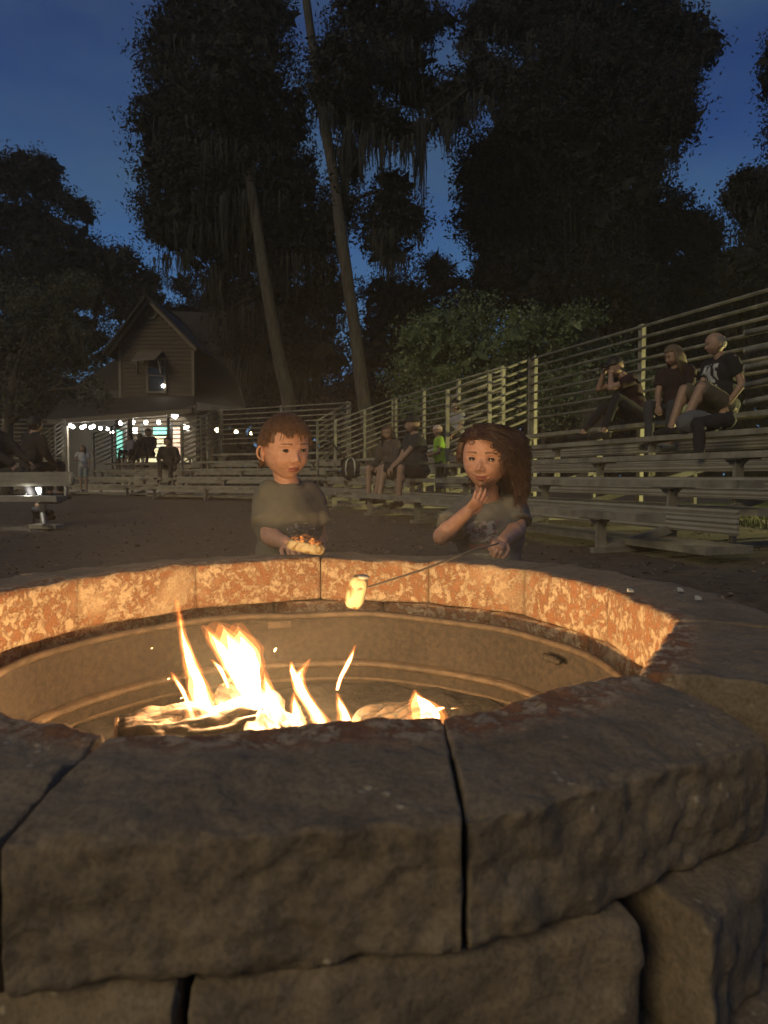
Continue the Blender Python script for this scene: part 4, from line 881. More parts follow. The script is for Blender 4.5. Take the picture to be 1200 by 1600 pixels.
def head(mb, T, k=1.0, lod=7, smile=0, gaze=0.0, lod_eye=True, brow=2, ears=True):
    d, f = ico(lod); p = head_shape(d, smile)
    c = p[f].mean(1); mi = np.zeros(len(f), int); ax = np.abs(c[:, 0]); cz = c[:, 2] + .0560 - smile * (ax / .018) ** 2 * .0035
    front = c[:, 1] < -.04
    mi[front & ((ax / .0185) ** 2 + ((cz + .001) / .0082) ** 2 < 1)] = 1
    bz = c[:, 2] - .0185 - .003 * np.cos((ax - .030) / .018 * 1.3)
    mi[front & (np.abs(bz) < .0026 * (1.25 - (ax - .014) / .034)) & (ax > .013) & (ax < .046)] = brow
    v = [T @ Vector(q * k) for q in p]
    n0 = mb.n; mb.v += [tuple(q) for q in v]; mb.f += [tuple(int(i) + n0 for i in q) for q in f]; mb.m += list(map(int, mi)); mb.n += len(v)
    # ears
    for sx in (-1, 1) if ears else ():
        L = []
        for i in range(21):
            a = math.pi * (.08 + 1.75 * i / 20); rx = .0125; rz = .0215 if math.sin(a) > 0 else .019
            L.append(T @ (Vector((sx * (.0705 + .011 * (1 if math.cos(a) < 0 else .35) * abs(math.cos(a)) + .003), .012 - math.cos(a + .2) * rx, -.012 + math.sin(a) * rz)) * k))
        mb.tube(L, [.0034 * k * (.7 + .5 * math.sin(math.pi * min(1, i / 14))) for i in range(21)], 8, 0)
        mb.ball(T @ (Vector((sx * .0715, .013, -.013)) * k), [.0062 * k, .0115 * k, .020 * k], 12, 8, 0, T.to_3x3().normalized())
        mb.ball(T @ (Vector((sx * .0735, .004, -.031)) * k), [.004 * k, .0055 * k, .006 * k], 10, 6, 0, T.to_3x3().normalized())
    if lod_eye:
        er = .0132
        for sx in (-1, 1):
            c0 = Vector((EYE[0] * sx, EYE[1] + er, EYE[2])); gz = Matrix.Rotation(gaze, 3, 'Z') @ Vector((0, -1, .0)); gz.normalize()
            q = gz.to_track_quat('Z', 'Y').to_matrix(); seg, rings = 28, 26; vv = []; ff = []; mm = []
            for i in range(rings + 1):
                t = math.pi * i / rings
                for s_ in range(seg):
                    a = 2 * math.pi * s_ / seg; vv.append(T @ ((c0 + q @ (Vector((math.sin(t) * math.cos(a), math.sin(t) * math.sin(a), math.cos(t))) * er)) * k))
            for i in range(rings):
                for s_ in range(seg): ff.append((i * seg + s_, (i + 1) * seg + s_, (i + 1) * seg + (s_ + 1) % seg, i * seg + (s_ + 1) % seg)); mm.append(5 if i < 2 else (4 if i < 5.5 else 3))
            n0 = mb.n; mb.v += [tuple(x_) for x_ in vv]; mb.f += [tuple(i + n0 for i in x_) for x_ in ff]; mb.m += mm; mb.n += len(vv)
            lash = [T @ (Vector((sx * EYE[0] + x_, EYE[1] + er - math.sqrt(max(er * er - x_ * x_ - .0052 ** 2 * (1 - (x_ / .0132) ** 2) ** 2, 1e-7)) - .0016, EYE[2] + .0053 * (1 - (x_ / .0132) ** 2))) * k) for x_ in np.linspace(-.0122, .0122, 9)]
            mb.tube(lash, [.0003 * k] + [.0009 * k] * 7 + [.0003 * k], 6, 5)
def ik(a, b, l1, l2, hint):
    a = Vector(a); b = Vector(b); d = b - a; L = min(d.length, (l1 + l2) * .999); d.normalize()
    x = (l1 * l1 - l2 * l2 + L * L) / (2 * L); hgt = math.sqrt(max(l1 * l1 - x * x, 0)); hv = Vector(hint); hv = (hv - d * hv.dot(d)).normalized()
    return a + d * x + hv * hgt
def hand(mb, wrist, direction, palm, k, curl, spread=.14, m=0, side=1, nails=False):
    # palm plus four unequal bent fingers and a thumb from the side of the palm
    D = Vector(direction).normalized(); N = Vector(palm); N = (N - D * N.dot(D)).normalized(); X = D.cross(N) * side
    W = Vector(wrist); pl = .075 * k
    for i in range(7):
        t = i / 6; c = W + D * pl * t; mb.ball(c, [.030 * k * (.62 + .48 * math.sin(min(1, t * 1.1) * 1.57)), .016 * k, .013 * k], 12, 8, m, Matrix((X, D, N)).transposed())
    for i, (off, ln) in enumerate(((.024, .066), (.0085, .075), (-.0075, .070), (-.022, .055))):
        a = W + D * pl * (.93 if i in (1, 2) else .86) + X * off * k; q = D + X * off / .024 * spread; q.normalize(); P = [W + D * pl * .5 + X * off * .8 * k, a]; cu = 0; c_ = curl[i] if hasattr(curl, '__len__') else curl
        for sg in (.44, .32, .24):
            cu += c_; dd = (q * math.cos(cu) + N * math.sin(cu)).normalized(); P.append(P[-1] + dd * ln * sg * k)
        r_ = (.0082 if i < 3 else .0072) * k; mb.tube(P, [r_ * .9, r_ * 1.05, r_ * 1.02, r_ * .94, r_ * .7], 10, m); mb.ball(P[-1], r_ * .72, 10, 6, m)
        for p_ in P[1:-1]: mb.ball(p_, r_ * 1.04, 10, 6, m)
    a = W + D * pl * .22 + X * .020 * k; q = (X * .85 + D * .75 + N * .35).normalized(); P = [a, a + q * .030 * k]; q2 = (D * .9 + X * .22 + N * .55).normalized(); P.append(P[-1] + q2 * .030 * k); q3 = (D * .8 - X * .15 + N * .7).normalized(); P.append(P[-1] + q3 * .022 * k)
    mb.tube(P, [.012 * k, .0105 * k, .0092 * k, .0068 * k], 10, m)
    for p_, r_ in zip(P[1:], (.0105, .0092, .0069)): mb.ball(p_, r_ * k, 10, 6, m)

def hair_strands(mb, T, k, roots, path, n, rad):
    pass
def figure(label, loc, yaw, k=1.0, pel=(0, 0, 0), lean=0.0, legs=None, handsxyz=None, elbows=None, headyaw=0, headtilt=0, headnod=0, shirt=None, trousers=None, shoes=None, hair=None, hairstyle='short', skin=SKIN2, sleeve='short', shorts=False, belly=1.0, group=None, vox=.014, extra=None, headfwd=0, twist=0, curl=.5, nohands=False, palms=None):
    # local frame: faces -Y, subject's left is +X.  pel is the hip centre.
    loc = Vector(loc); Rz = Matrix.Rotation(yaw, 3, 'Z')
    def Wd(p): return loc + Rz @ (Vector(p) * k)
    t = thing('person', label, 'person', loc, group)
    pel = Vector(pel); ax = Matrix.Rotation(lean, 3, 'X'); tw = Matrix.Rotation(twist, 3, 'Z')
    def tor(p): return pel + ax @ (tw @ Vector(p))
    neck = tor((0, .0, .50)); hc = tor((0, -.02, .63)) + Vector((0, -headfwd, 0))
    sh = {s: tor((s * .175, 0, .455)) for s in (-1, 1)}; hip = {s: pel + Vector((s * .09, 0, -.02)) for s in (-1, 1)}
    sk = MB(); cl = MB(); tr = MB()
    sk.cap(Wd(tor((0, .01, .42))), Wd(tor((0, 0, .53)) + Vector((0, -headfwd * .6, 0))), .062 * k, .052 * k)
    sk.ball(Wd(tor((0, 0, .40))), [.13 * k, .085 * k, .07 * k], 14, 8, 0, Rz)
    cl.ball(Wd(tor((0, 0, .33))), [.185 * k, .125 * k * belly, .17 * k], 16, 10, 0, Rz @ ax); cl.ball(Wd(tor((0, -.02 * belly, .14))), [.165 * k * (.4 + .6 * belly), .135 * k * belly, .19 * k], 16, 10, 0, Rz @ ax)
    cl.ball(Wd(tor((0, 0, .0))), [.175 * k * (.5 + .5 * belly), .135 * k * belly, .11 * k], 16, 8, 0, Rz @ ax)
    cl.cap(Wd(tor((-.10, 0, .455))), Wd(tor((.10, 0, .455))), .062 * k, .062 * k)
    tr.ball(Wd(pel + Vector((0, 0, -.02))), [.165 * k, .135 * k, .12 * k], 14, 8, 0, Rz)
    hands_ = handsxyz or {-1: (-.16, -.30, .02), 1: (.16, -.30, .02)}
    H = MB()
    for s in (-1, 1):
        hd = Vector(hands_[s]); hint = Vector((s * .5, .5, -.6)) if not elbows else Vector(elbows[s]); el = ik(sh[s], hd, .28, .25, hint)
        sk.cap(Wd(sh[s]), Wd(el), .048 * k, .038 * k); sk.cap(Wd(el), Wd(hd), .040 * k, .026 * k); sk.ball(Wd(sh[s].lerp(el, .45)), .047 * k)
        e2 = sh[s].lerp(el, .62 if sleeve == 'short' else 1.0)
        cl.cap(Wd(sh[s].lerp(tor((0, 0, .42)), .15)), Wd(sh[s].lerp(el, .3)), .072 * k, .066 * k); cl.tube([Wd(sh[s]), Wd(e2)], [.070 * k, .064 * k], 14)
        if sleeve == 'long': cl.cap(Wd(el), Wd(el.lerp(hd, .92)), .055 * k, .042 * k)
        if not nohands:
            dr = (hd - el).normalized(); pm = Vector((-s * .5, -.2, -1)) if not palms else Vector(palms[s]); hand(H, Wd(hd), Rz @ dr, Rz @ pm, k, curl, side=s)
    legs = legs or {}
    shoe_ = []
    for s in (-1, 1):
        lg = legs.get(s, {}); ft = Vector(lg.get('foot', (s * .12, -.42, -.46))); kn = ik(hip[s], ft, .42, .42, lg.get('hint', (s * .15, -1, .6)))
        sk.cap(Wd(kn), Wd(ft), .056 * k, .040 * k); sk.ball(Wd(kn.lerp(ft, .3) + Vector((0, .015, 0))), .058 * k)
        if shorts: tr.tube([Wd(hip[s]), Wd(kn)], [.098 * k, .088 * k], 16)
        else:
            tr.cap(Wd(hip[s]), Wd(kn), .088 * k, .064 * k); tr.cap(Wd(kn), Wd(ft.lerp(kn, .12)), .064 * k, .048 * k)
        sk.cap(Wd(hip[s]), Wd(kn), .078 * k, .056 * k)
        sm = MB(); fd = Vector(lg.get('toe', (s * .15, -1, -.08))).normalized(); a = ft + Vector((0, 0, -.045)); sm.cap(Wd(a - fd * .05), Wd(a + fd * .06), .046 * k, .044 * k); sm.cap(Wd(a + fd * .06 + Vector((0, 0, -.008))), Wd(a + fd * .16 + Vector((0, 0, -.014))), .043 * k, .034 * k); shoe_.append(remesh(sm, vox * .7, shoes, 2))
    body = remesh(sk, vox, skin, 3)
    hb = MB(); T = Matrix.Translation(Wd(hc)) @ (Rz @ Matrix.Rotation(headyaw, 3, 'Z') @ Matrix.Rotation(headnod, 3, 'X') @ Matrix.Rotation(headtilt, 3, 'Y')).to_4x4()
    head(hb, T, 1.16 * k, 6)
    hb.v += H.v; hb.f += [tuple(i + hb.n for i in q) for q in H.f]; hb.m += [0] * len(H.f); hb.n += H.n
    hm = hb.mesh('head', [skin, LIP, BROW, EYEW, IRIS, PUPIL], True)
    b = bmesh.new(); b.from_mesh(body); b.from_mesh(hm); bm_ = bpy.data.meshes.new('body'); b.to_mesh(bm_); b.free()
    for q in (skin, LIP, BROW, EYEW, IRIS, PUPIL): bm_.materials.append(q)
    bm_.polygons.foreach_set('use_smooth', [True] * len(bm_.polygons)); link('body', bm_, t)
    link('shirt', remesh(cl, vox * .9, shirt, 3, (.008 * k, 11)), t)
    link('shorts' if shorts else 'trousers', remesh(tr, vox * .9, trousers, 3, (.006 * k, 10)), t)
    for q in shoe_: link('shoe', q, t)
    if hair is not None:
        hp = MB(); kk = 1.16 * k
        d, f = ico(5); keep = []; P_ = head_shape(d) * 1.0
        if hairstyle == 'cap':
            for i_ in range(9):
                a_ = i_ / 8 * 1.45; hp.tube([T @ (Vector((0, .006, .028 + .088 * math.sin(a_))) * kk), T @ (Vector((0, .006, .028 + .088 * math.sin(min(1.5, a_ + .2)))) * kk)], [.092 * math.cos(a_) * kk, .092 * math.cos(min(1.5, a_ + .2)) * kk], 20)
            hp.box(T @ (Vector((0, -.105, .034)) * kk), (.052 * kk, .040 * kk, .004 * kk), T.to_3x3() @ Vector((1, 0, 0)), T.to_3x3() @ Vector((0, 1, -.18)).normalized(), T.to_3x3() @ Vector((0, .18, 1)).normalized())
            link('cap', remesh(hp, .008, hair, 2), t)
        else:
            low = -.035 if hairstyle == 'short' else -.02
            m_ = (P_[:, 2] > np.where(P_[:, 1] < -.02, .045 - (P_[:, 1] + .02) * .1, low + .06 * np.clip(-P_[:, 1] / .05, -1, 1))) 
            if hairstyle == 'bald': m_ = (P_[:, 2] < .055) & (P_[:, 2] > -.04) & (P_[:, 1] > .0)
            nr = P_ / np.linalg.norm(P_, axis=1)[:, None]; th = .006 if hairstyle == 'bald' else .014; Q = P_ + nr * (np.where(m_, th, -.012))[:, None]
            Q += nr * (rng.normal(size=len(Q)) * .0015)[:, None]
            hp.add([T @ Vector(q * kk) for q in Q], [tuple(map(int, q)) for q in f])
            if hairstyle == 'long':
                for i in range(60):
                    a = R(-15 + 210 * i / 59); x0 = math.cos(a) * .078; y0 = math.sin(a) * .085
                    hp.tube([T @ (Vector((x0 * .8, y0 * .8, .06)) * kk), T @ (Vector((x0 * 1.1, y0 * 1.1 , -.03)) * kk), T @ (Vector((x0 * 1.2, y0 * 1.15, -.16 - .04 * rng.random())) * kk)], [.016 * kk, .017 * kk, .006 * kk], 6)
            obj('hair', hp, hair, t, True)
    return t, T, Wd

CLOTH = {}
def cloth(name, c, c2=None, sc=30, bump=.3):
    if name not in CLOTH: CLOTH[name] = simple(name, c, .9, c2, sc, 0, bump, 500)
    return CLOTH[name]
BLACK = cloth('black_cotton', (.016, .015, .017)); HAIRD = simple('dark_hair', (.02, .014, .010), .6); HAIRG = simple('grey_hair', (.20, .17, .14), .7); HAIRB = simple('fair_hair', (.12, .085, .05), .7)
SHOE = cloth('shoe_black', (.012, .012, .014)); SHOEW = cloth('shoe_grey', (.35, .35, .33))
# shirt with a pale print
def print_mat(name, base, centre, size, cols, thr=.5, scale=30, normal=(0, -1, 0), letters=True):
    def fn(m, t, b, mp):
        n = t.nodes.new; l = t.links.new; co = n('ShaderNodeTexCoord'); sb = n('ShaderNodeVectorMath'); sb.operation = 'SUBTRACT'; sb.inputs[1].default_value = centre; l(co.outputs['Object'], sb.inputs[0])
        dv = n('ShaderNodeVectorMath'); dv.operation = 'DIVIDE'; dv.inputs[1].default_value = size; l(sb.outputs[0], dv.inputs[0]); ab = n('ShaderNodeVectorMath'); ab.operation = 'ABSOLUTE'; l(dv.outputs[0], ab.inputs[0])
        s3 = n('ShaderNodeSeparateXYZ'); l(ab.outputs[0], s3.inputs[0]); mxx = n('ShaderNodeMath'); mxx.operation = 'MAXIMUM'; l(s3.outputs[0], mxx.inputs[0]); l(s3.outputs[2], mxx.inputs[1]); m2 = n('ShaderNodeMath'); m2.operation = 'MAXIMUM'; l(mxx.outputs[0], m2.inputs[0]); l(s3.outputs[1], m2.inputs[1])
        lt = n('ShaderNodeMath'); lt.operation = 'LESS_THAN'; lt.inputs[1].default_value = 1; l(m2.outputs[0], lt.inputs[0])
        z = n('ShaderNodeTexNoise'); z.inputs['Scale'].default_value = scale; z.inputs['Detail'].default_value = 3; l(co.outputs['Object'], z.inputs['Vector'])
        rr = n('ShaderNodeValToRGB'); rr.color_ramp.interpolation = 'CONSTANT'; l(z.outputs['Fac'], rr.inputs[0]); rr.color_ramp.elements[0].position = 0; rr.color_ramp.elements[0].color = (*base, 1); rr.color_ramp.elements[1].position = thr; rr.color_ramp.elements[1].color = (*cols[0], 1)
        for i, c_ in enumerate(cols[1:]): e = rr.color_ramp.elements.new(thr + .06 * (i + 1)); e.color = (*c_, 1)
        x = n('ShaderNodeMix'); x.data_type = 'RGBA'; x.inputs[6].default_value = (*base, 1); l(lt.outputs[0], x.inputs[0]); l(rr.outputs[0], x.inputs[7]); l(x.outputs[2], b.inputs['Base Color'])
    return mat(name, base, rough=.9, extra=fn)

def seat_at(key, px, i, back=.14):
    p = on_row(key, px, i, back); return Vector((p.x, p.y, SZ[i] + .10))
def face_yaw(key, turn=0):                                  # yaw that makes a figure face the pit
    n = SECT[key][2]; return math.atan2(-n.x, n.y) + turn
def LG(dx, dy, dz, tx=0, hint=None):
    q = {'foot': (dx, dy, dz), 'toe': (tx, -1, -.05)}
    if hint: q['hint'] = hint
    return q
# bald man, top row right
p = seat_at('S4', 1128, 4)
bm_shirt = print_mat('black_shirt_print', (.014, .013, .014), (0, 0, 0), (1, 1, 1), [(.5, .5, .48)], .5)
yb = face_yaw('S4', -.12)
fp = p + Vector((math.sin(-.0) , 0, 0))
FW = Matrix.Rotation(yb, 3, 'Z') @ Vector((0, -1, 0)); RT = Matrix.Rotation(yb, 3, 'Z') @ Vector((1, 0, 0))
figure('bald man in black T-shirt with white print, seated highest on the right bleacher', p, yb, 1.0, lean=.12, legs={-1: LG(-.13, -.52, -.22, -.2), 1: LG(.10, -.55, -.22, .2)}, handsxyz={-1: (-.04, -.34, .06), 1: (.16, -.10, -.02)}, headyaw=-.35, headnod=.12, headfwd=.03,
       shirt=BLACK, trousers=cloth('khaki', (.10, .085, .06)), shoes=SHOE, hair=HAIRG, hairstyle='bald', shorts=True, belly=1.05, group='spectators on the bleachers')
# flat white print laid on his chest
t = COL.objects.get('person')
print_parts = []
def chest_print(person, centre, right, up, outw, wd, hg, cols, bars=True, seed=1):
    rr = random.Random(seed)
    sh = [c for c in person.children if c.name.startswith(('shirt', 'tshirt'))][0]
    # find cloth surface by casting a grid of rays on to the shirt mesh
    from mathutils.bvhtree import BVHTree
    me = sh.data; bv = BVHTree.FromPolygons([v_.co for v_ in me.vertices], [p_.vertices[:] for p_ in me.polygons])
    nx, ny = 26, 30; mbs = [MB() for _ in cols]
    def hit(i, j):
        o = centre + right * (i / nx - .5) * wd + up * (j / ny - .5) * hg + outw * .25; h_, n_, _, _ = bv.ray_cast(o, -outw); return None if h_ is None else h_ + outw * .003
    gr = {(i, j): hit(i, j) for i in range(nx + 1) for j in range(ny + 1)}
    for i in range(nx):
        for j in range(ny):
            c4 = [gr[i, j], gr[i + 1, j], gr[i + 1, j + 1], gr[i, j + 1]]
            if any(q_ is None for q_ in c4): continue
            y = j / ny; x = i / nx; nzv = mnoise.noise(Vector((x * 5 + seed, y * 5, seed)))
            if bars and y < .24:
                if y < .05 or y > .20 or (int(x * 26 + y * 9) % 3 == 0): continue
                k_ = 0
            else:
                if bars and y < .30: continue
                if nzv < -.12: continue
                k_ = min(len(cols) - 1, int((nzv + .12) / .22 * len(cols))) if nzv < .1 else 0
            mbs[k_].add(c4, [(0, 1, 2, 3)])
    for mb_, c_ in zip(mbs, cols):
        if mb_.n:
            o = obj('shirt_print', mb_, c_); o.parent = sh; o.location = -wt(sh)
PW = simple('print_white', (.42, .42, .40), .9); PP = simple('print_rose', (.34, .12, .12), .9); PG = simple('print_grey', (.16, .17, .18), .9); PY = simple('print_tan', (.20, .15, .075), .9)
last = lambda: [o for o in COL.objects if o.name.startswith('person')][-1]
people = []
def persons(): return sorted([o for o in COL.objects if o.name.split('.')[0] == 'person'], key=lambda o: o.name)
chest_print(persons()[-1], p + Vector((0, 0, .28)) + FW * .03 - RT * .03, RT, Vector((0, 0, 1)), FW, .22, .28, [PW, PG, PW], True, 3)
# figure with hands to the face
p = seat_at('S4', 1000, 4); yw = face_yaw('S4', -.30)
figure('person in black clothes with elbows on knees and both hands at the face', p, yw, 1.0, lean=.42, legs={-1: LG(-.16, -.66, -.20, -.15), 1: LG(.12, -.50, -.20, .1)}, handsxyz={-1: (-.09, -.42, .56), 1: (.05, -.40, .52)}, elbows={-1: (-.5, -.3, -1), 1: (.5, -.3, -1)}, headnod=.28, headfwd=.06, curl=.7, palms={-1: (.2, 1, 0), 1: (-.2, 1, 0)},
       shirt=cloth('maroon', (.028, .010, .011)), trousers=BLACK, shoes=SHOE, hair=HAIRD, hairstyle='cap', group='spectators on the bleachers')
# dark seated figure between them
p = seat_at('S4', 1058, 4, .18)
figure('person in dark red top with loose fair hair, seated between the two men', p, face_yaw('S4', .35), .98, lean=.2, legs={-1: LG(-.10, -.46, -.36), 1: LG(.12, -.42, -.38)}, handsxyz={-1: (-.05, -.36, .04), 1: (.12, -.34, .02)}, headyaw=-.5, headnod=.3,
       shirt=cloth('dark_red', (.026, .012, .012)), trousers=cloth('charcoal', (.04, .042, .048)), shoes=SHOEW, hair=HAIRB, hairstyle='long', group='spectators on the bleachers')
q = on_row('S4', 1090, 3, .12)
bagm = MB(); 
for i in range(5): bagm.ball((q.x + .05 * i - .1, q.y + .02 * i, SZ[3] + .10 + .02 * math.sin(i)), (.13, .12, .11), 14, 8)
tag(link('bag', remesh(bagm, .015, cloth('grey_canvas', (.10, .105, .11)), 3, (.012, 9))), 'crumpled grey bag on the seat at the bald man\'s feet', 'bag')
bagm = MB(); q = on_row('S4', 1118, 3, .16)
bagm.cap((q.x - .18, q.y, SZ[3] + .07), (q.x + .12, q.y + .05, SZ[3] + .12), .07, .08); bagm.cap((q.x - .18, q.y - .03, SZ[3] + .05), (q.x - .20, q.y - .08, SZ[3] - .2), .06, .05)
tag(link('jacket', remesh(bagm, .015, BLACK, 3, (.014, 12))), 'black jacket slumped over the seat beside the grey bag', 'jacket')
# couple on the bleacher behind the children
p = seat_at('S3', 652, 1)
figure('man in black cap and black T-shirt sitting with crossed hands, centre', p, face_yaw('S3', .1), 1.06, lean=.10, legs={-1: LG(-.22, -.46, -.34, -.3, (-.8, -1, .6)), 1: LG(.22, -.40, -.38, .4, (.5, -1, .5))}, handsxyz={-1: (-.10, -.34, .06), 1: (-.02, -.36, .05)}, headyaw=-.55,
       shirt=cloth('navy_shirt', (.022, .027, .032)), trousers=BLACK, shoes=SHOE, hair=BLACK, hairstyle='cap', shorts=True, belly=1.3, group='spectators on the bleachers')
p = seat_at('S3', 615, 1)
figure('woman in grey brown top leaning beside the man in the black cap', p, face_yaw('S3', .45), .98, lean=.18, legs={-1: LG(-.12, -.44, -.36), 1: LG(.06, -.46, -.36)}, handsxyz={-1: (-.12, -.34, .10), 1: (.06, -.36, .08)}, headyaw=.3, headnod=.15,
       shirt=cloth('taupe', (.075, .06, .05)), trousers=cloth('brown_trousers', (.05, .035, .03)), shoes=SHOE, hair=simple('brown_hair', (.07, .045, .03), .7), hairstyle='long', shorts=True, sleeve='long', group='spectators on the bleachers')
# small child in a neon green shirt, standing in the aisle
p = on_row('S3', 688, 2, .1); 
figure('child in neon green shirt and pale cap, behind the man in the black cap', Vector((p.x, p.y, SZ[2] - .42 + .36)), face_yaw('S3', -.2), .72, pel=(0, 0, 0.15), lean=.08, legs={-1: LG(-.09, -.02, -.72, 0), 1: LG(.09, .0, -.72, 0)}, handsxyz={-1: (-.08, -.26, .28), 1: (.06, -.28, .26)}, headyaw=-.5,
       shirt=cloth('neon_green', (.30, .52, .05)), trousers=cloth('olive', (.06, .07, .04)), shoes=SHOEW, hair=cloth('pale_cap', (.5, .38, .32)), hairstyle='cap', group='spectators on the bleachers')
# person in pale T-shirt up in the corner
p = seat_at('S3', 716, 4)
figure('person in pale grey T-shirt at the top of the centre bleacher', p, face_yaw('S3', .2), .92, lean=.1, legs={-1: LG(-.1, -.5, -.22), 1: LG(.1, -.5, -.22)}, shirt=cloth('pale_grey', (.30, .29, .30)), trousers=BLACK, shoes=SHOEW, hair=HAIRD, group='spectators on the bleachers')
# silhouettes on the far bleachers
def far(label, key, px, i, dark, turn=0, k=1.0, lean=.1, hs='short', **kw):
    p = seat_at(key, px, i); figure(label, p, face_yaw(key, turn), k, lean=lean, legs={-1: LG(-.12, -.5, -.3), 1: LG(.12, -.46, -.34)}, shirt=dark, trousers=BLACK, shoes=SHOE, hair=HAIRD, hairstyle=hs, vox=.02, sleeve='long', group='spectators on the bleachers', **kw)
far('dark figure seated alone low on the far left bleacher, knees apart', 'S1', 266, 2, BLACK, .5, 1.15, .25)
far('tallest dark silhouette against the yellow porch counter', 'S1', 235, 4, BLACK, .3, 1.05)
far('small dark silhouette just left of the tallest one on the porch side', 'S1', 222, 4, BLACK, .0, .85)
far('pale topped small figure leftmost in the row before the porch', 'S1', 207, 4, cloth('pale_grey', (.3, .29, .3)), -.2, .85)
p = U(130, 730, 18.4)
figure('girl in white shirt and pale patterned shorts, standing by the porch post', Vector((p.x, 18.4, ZG + .72)), .3, .68, pel=(0, 0, .18), legs={-1: LG(-.09, 0, -.76), 1: LG(.1, -.02, -.76)}, handsxyz={-1: (-.2, -.28, .42), 1: (.2, -.1, .1)}, headyaw=-.7,
       shirt=cloth('white_shirt', (.40, .41, .40)), trousers=cloth('pale_shorts', (.35, .36, .34), (.1, .14, .14), 60), shoes=SHOEW, hair=simple('light_brown_hair', (.14, .09, .06), .7), hairstyle='long', shorts=True, vox=.016, group='spectators on the bleachers')
# two dark people at the left bench
p = U(-4, 742, 7.9)
figure('person in dark clothes lounging at the left edge of the photo', p, 1.25, 1.0, lean=-.25, legs={-1: LG(-.05, -.62, -.34, 0, (0, -.3, 1)), 1: LG(.1, -.50, -.40, 0, (0, -.3, 1))}, handsxyz={-1: (-.1, -.34, .1), 1: (.1, -.36, .14)}, sleeve='long', shirt=BLACK, trousers=cloth('dark_jeans', (.02, .019, .022)), shoes=SHOE, hair=HAIRD, vox=.018, group='spectators on the bleachers')
p = U(46, 716, 10.5)
figure('dark seated figure seen from behind above the left bench', p + Vector((0, 0, -.12)), 2.6, 1.0, lean=.15, legs={-1: LG(-.12, -.4, -.4), 1: LG(.12, -.4, -.4)}, sleeve='long', shirt=BLACK, trousers=BLACK, shoes=SHOE, hair=HAIRD, vox=.018, group='spectators on the bleachers')
# dark stroller-like bag on the low row, between the boy and the couple
q = on_row('S3', 548, 1, .0); q = Vector((q.x, q.y, SZ[1]))
sb = thing('backpack', 'black backpack with pale straps on the low row left of the woman', 'backpack', q)
mb = MB(); mb.ball(q + Vector((0, 0, .16)), (.17, .14, .20), 16, 10); mb.ball(q + Vector((0, -.11, .11)), (.12, .06, .12), 14, 8); link('bag_body', remesh(mb, .015, BLACK, 3, (.012, 9)), sb)
for dx in (-.07, .07):
    mb = MB(); mb.tube([q + Vector((dx, -.14, .05)), q + Vector((dx * 1.2, -.18, .16)), q + Vector((dx, -.12, .30)), q + Vector((dx * .4, 0, .36))], .012, 6); obj('strap', mb, PW, sb, True)
mb = MB(); mb.tube([q + Vector((-.08, 0, .33)), q + Vector((-.25, .05, .52)), q + Vector((-.42, .1, .74))], .02, 8); obj('handle', mb, BLACK, sb, True)
# ------------------------------------------------------------------ the two children at the fire
def strands(name, P, rad, m, parent):
    P = np.asarray(P); n, s, _ = P.shape; tg = np.gradient(P, axis=1); tg /= np.linalg.norm(tg, axis=2)[..., None] + 1e-9
    a = np.cross(tg, np.array([.3, .2, .93])); a /= np.linalg.norm(a, axis=2)[..., None] + 1e-9; b = np.cross(tg, a)
    t = np.linspace(0, 1, s); w_ = (np.minimum(1, (1 - t) * 3) ** .6 * .95 + .05)[None, :, None] * rad
    V = np.stack([P + a * w_, P + (-.5 * a + .87 * b) * w_, P + (-.5 * a - .87 * b) * w_], 2)
    base = (np.arange(n)[:, None] * s + np.arange(s - 1)[None]) * 3; F = []
    for k in range(3): F.append(np.stack([base + k, base + (k + 1) % 3, base + 3 + (k + 1) % 3, base + 3 + k], -1).reshape(-1, 4))
    return link(name, npmesh(name, V.reshape(-1, 3), np.concatenate(F), m, True), parent)
HB = mat('boy_hair', (.085, .042, .022), (.22, .11, .052), scale=90, rough=.42); HG = mat('girl_hair', (.038, .016, .010), (.085, .035, .021), scale=80, rough=.42)
TEE = cloth('grey_tee', (.135, .130, .105), (.155, .15, .12), 40, .5); TEE2 = cloth('heather_tee', (.16, .155, .135), (.20, .195, .17), 60, .5)

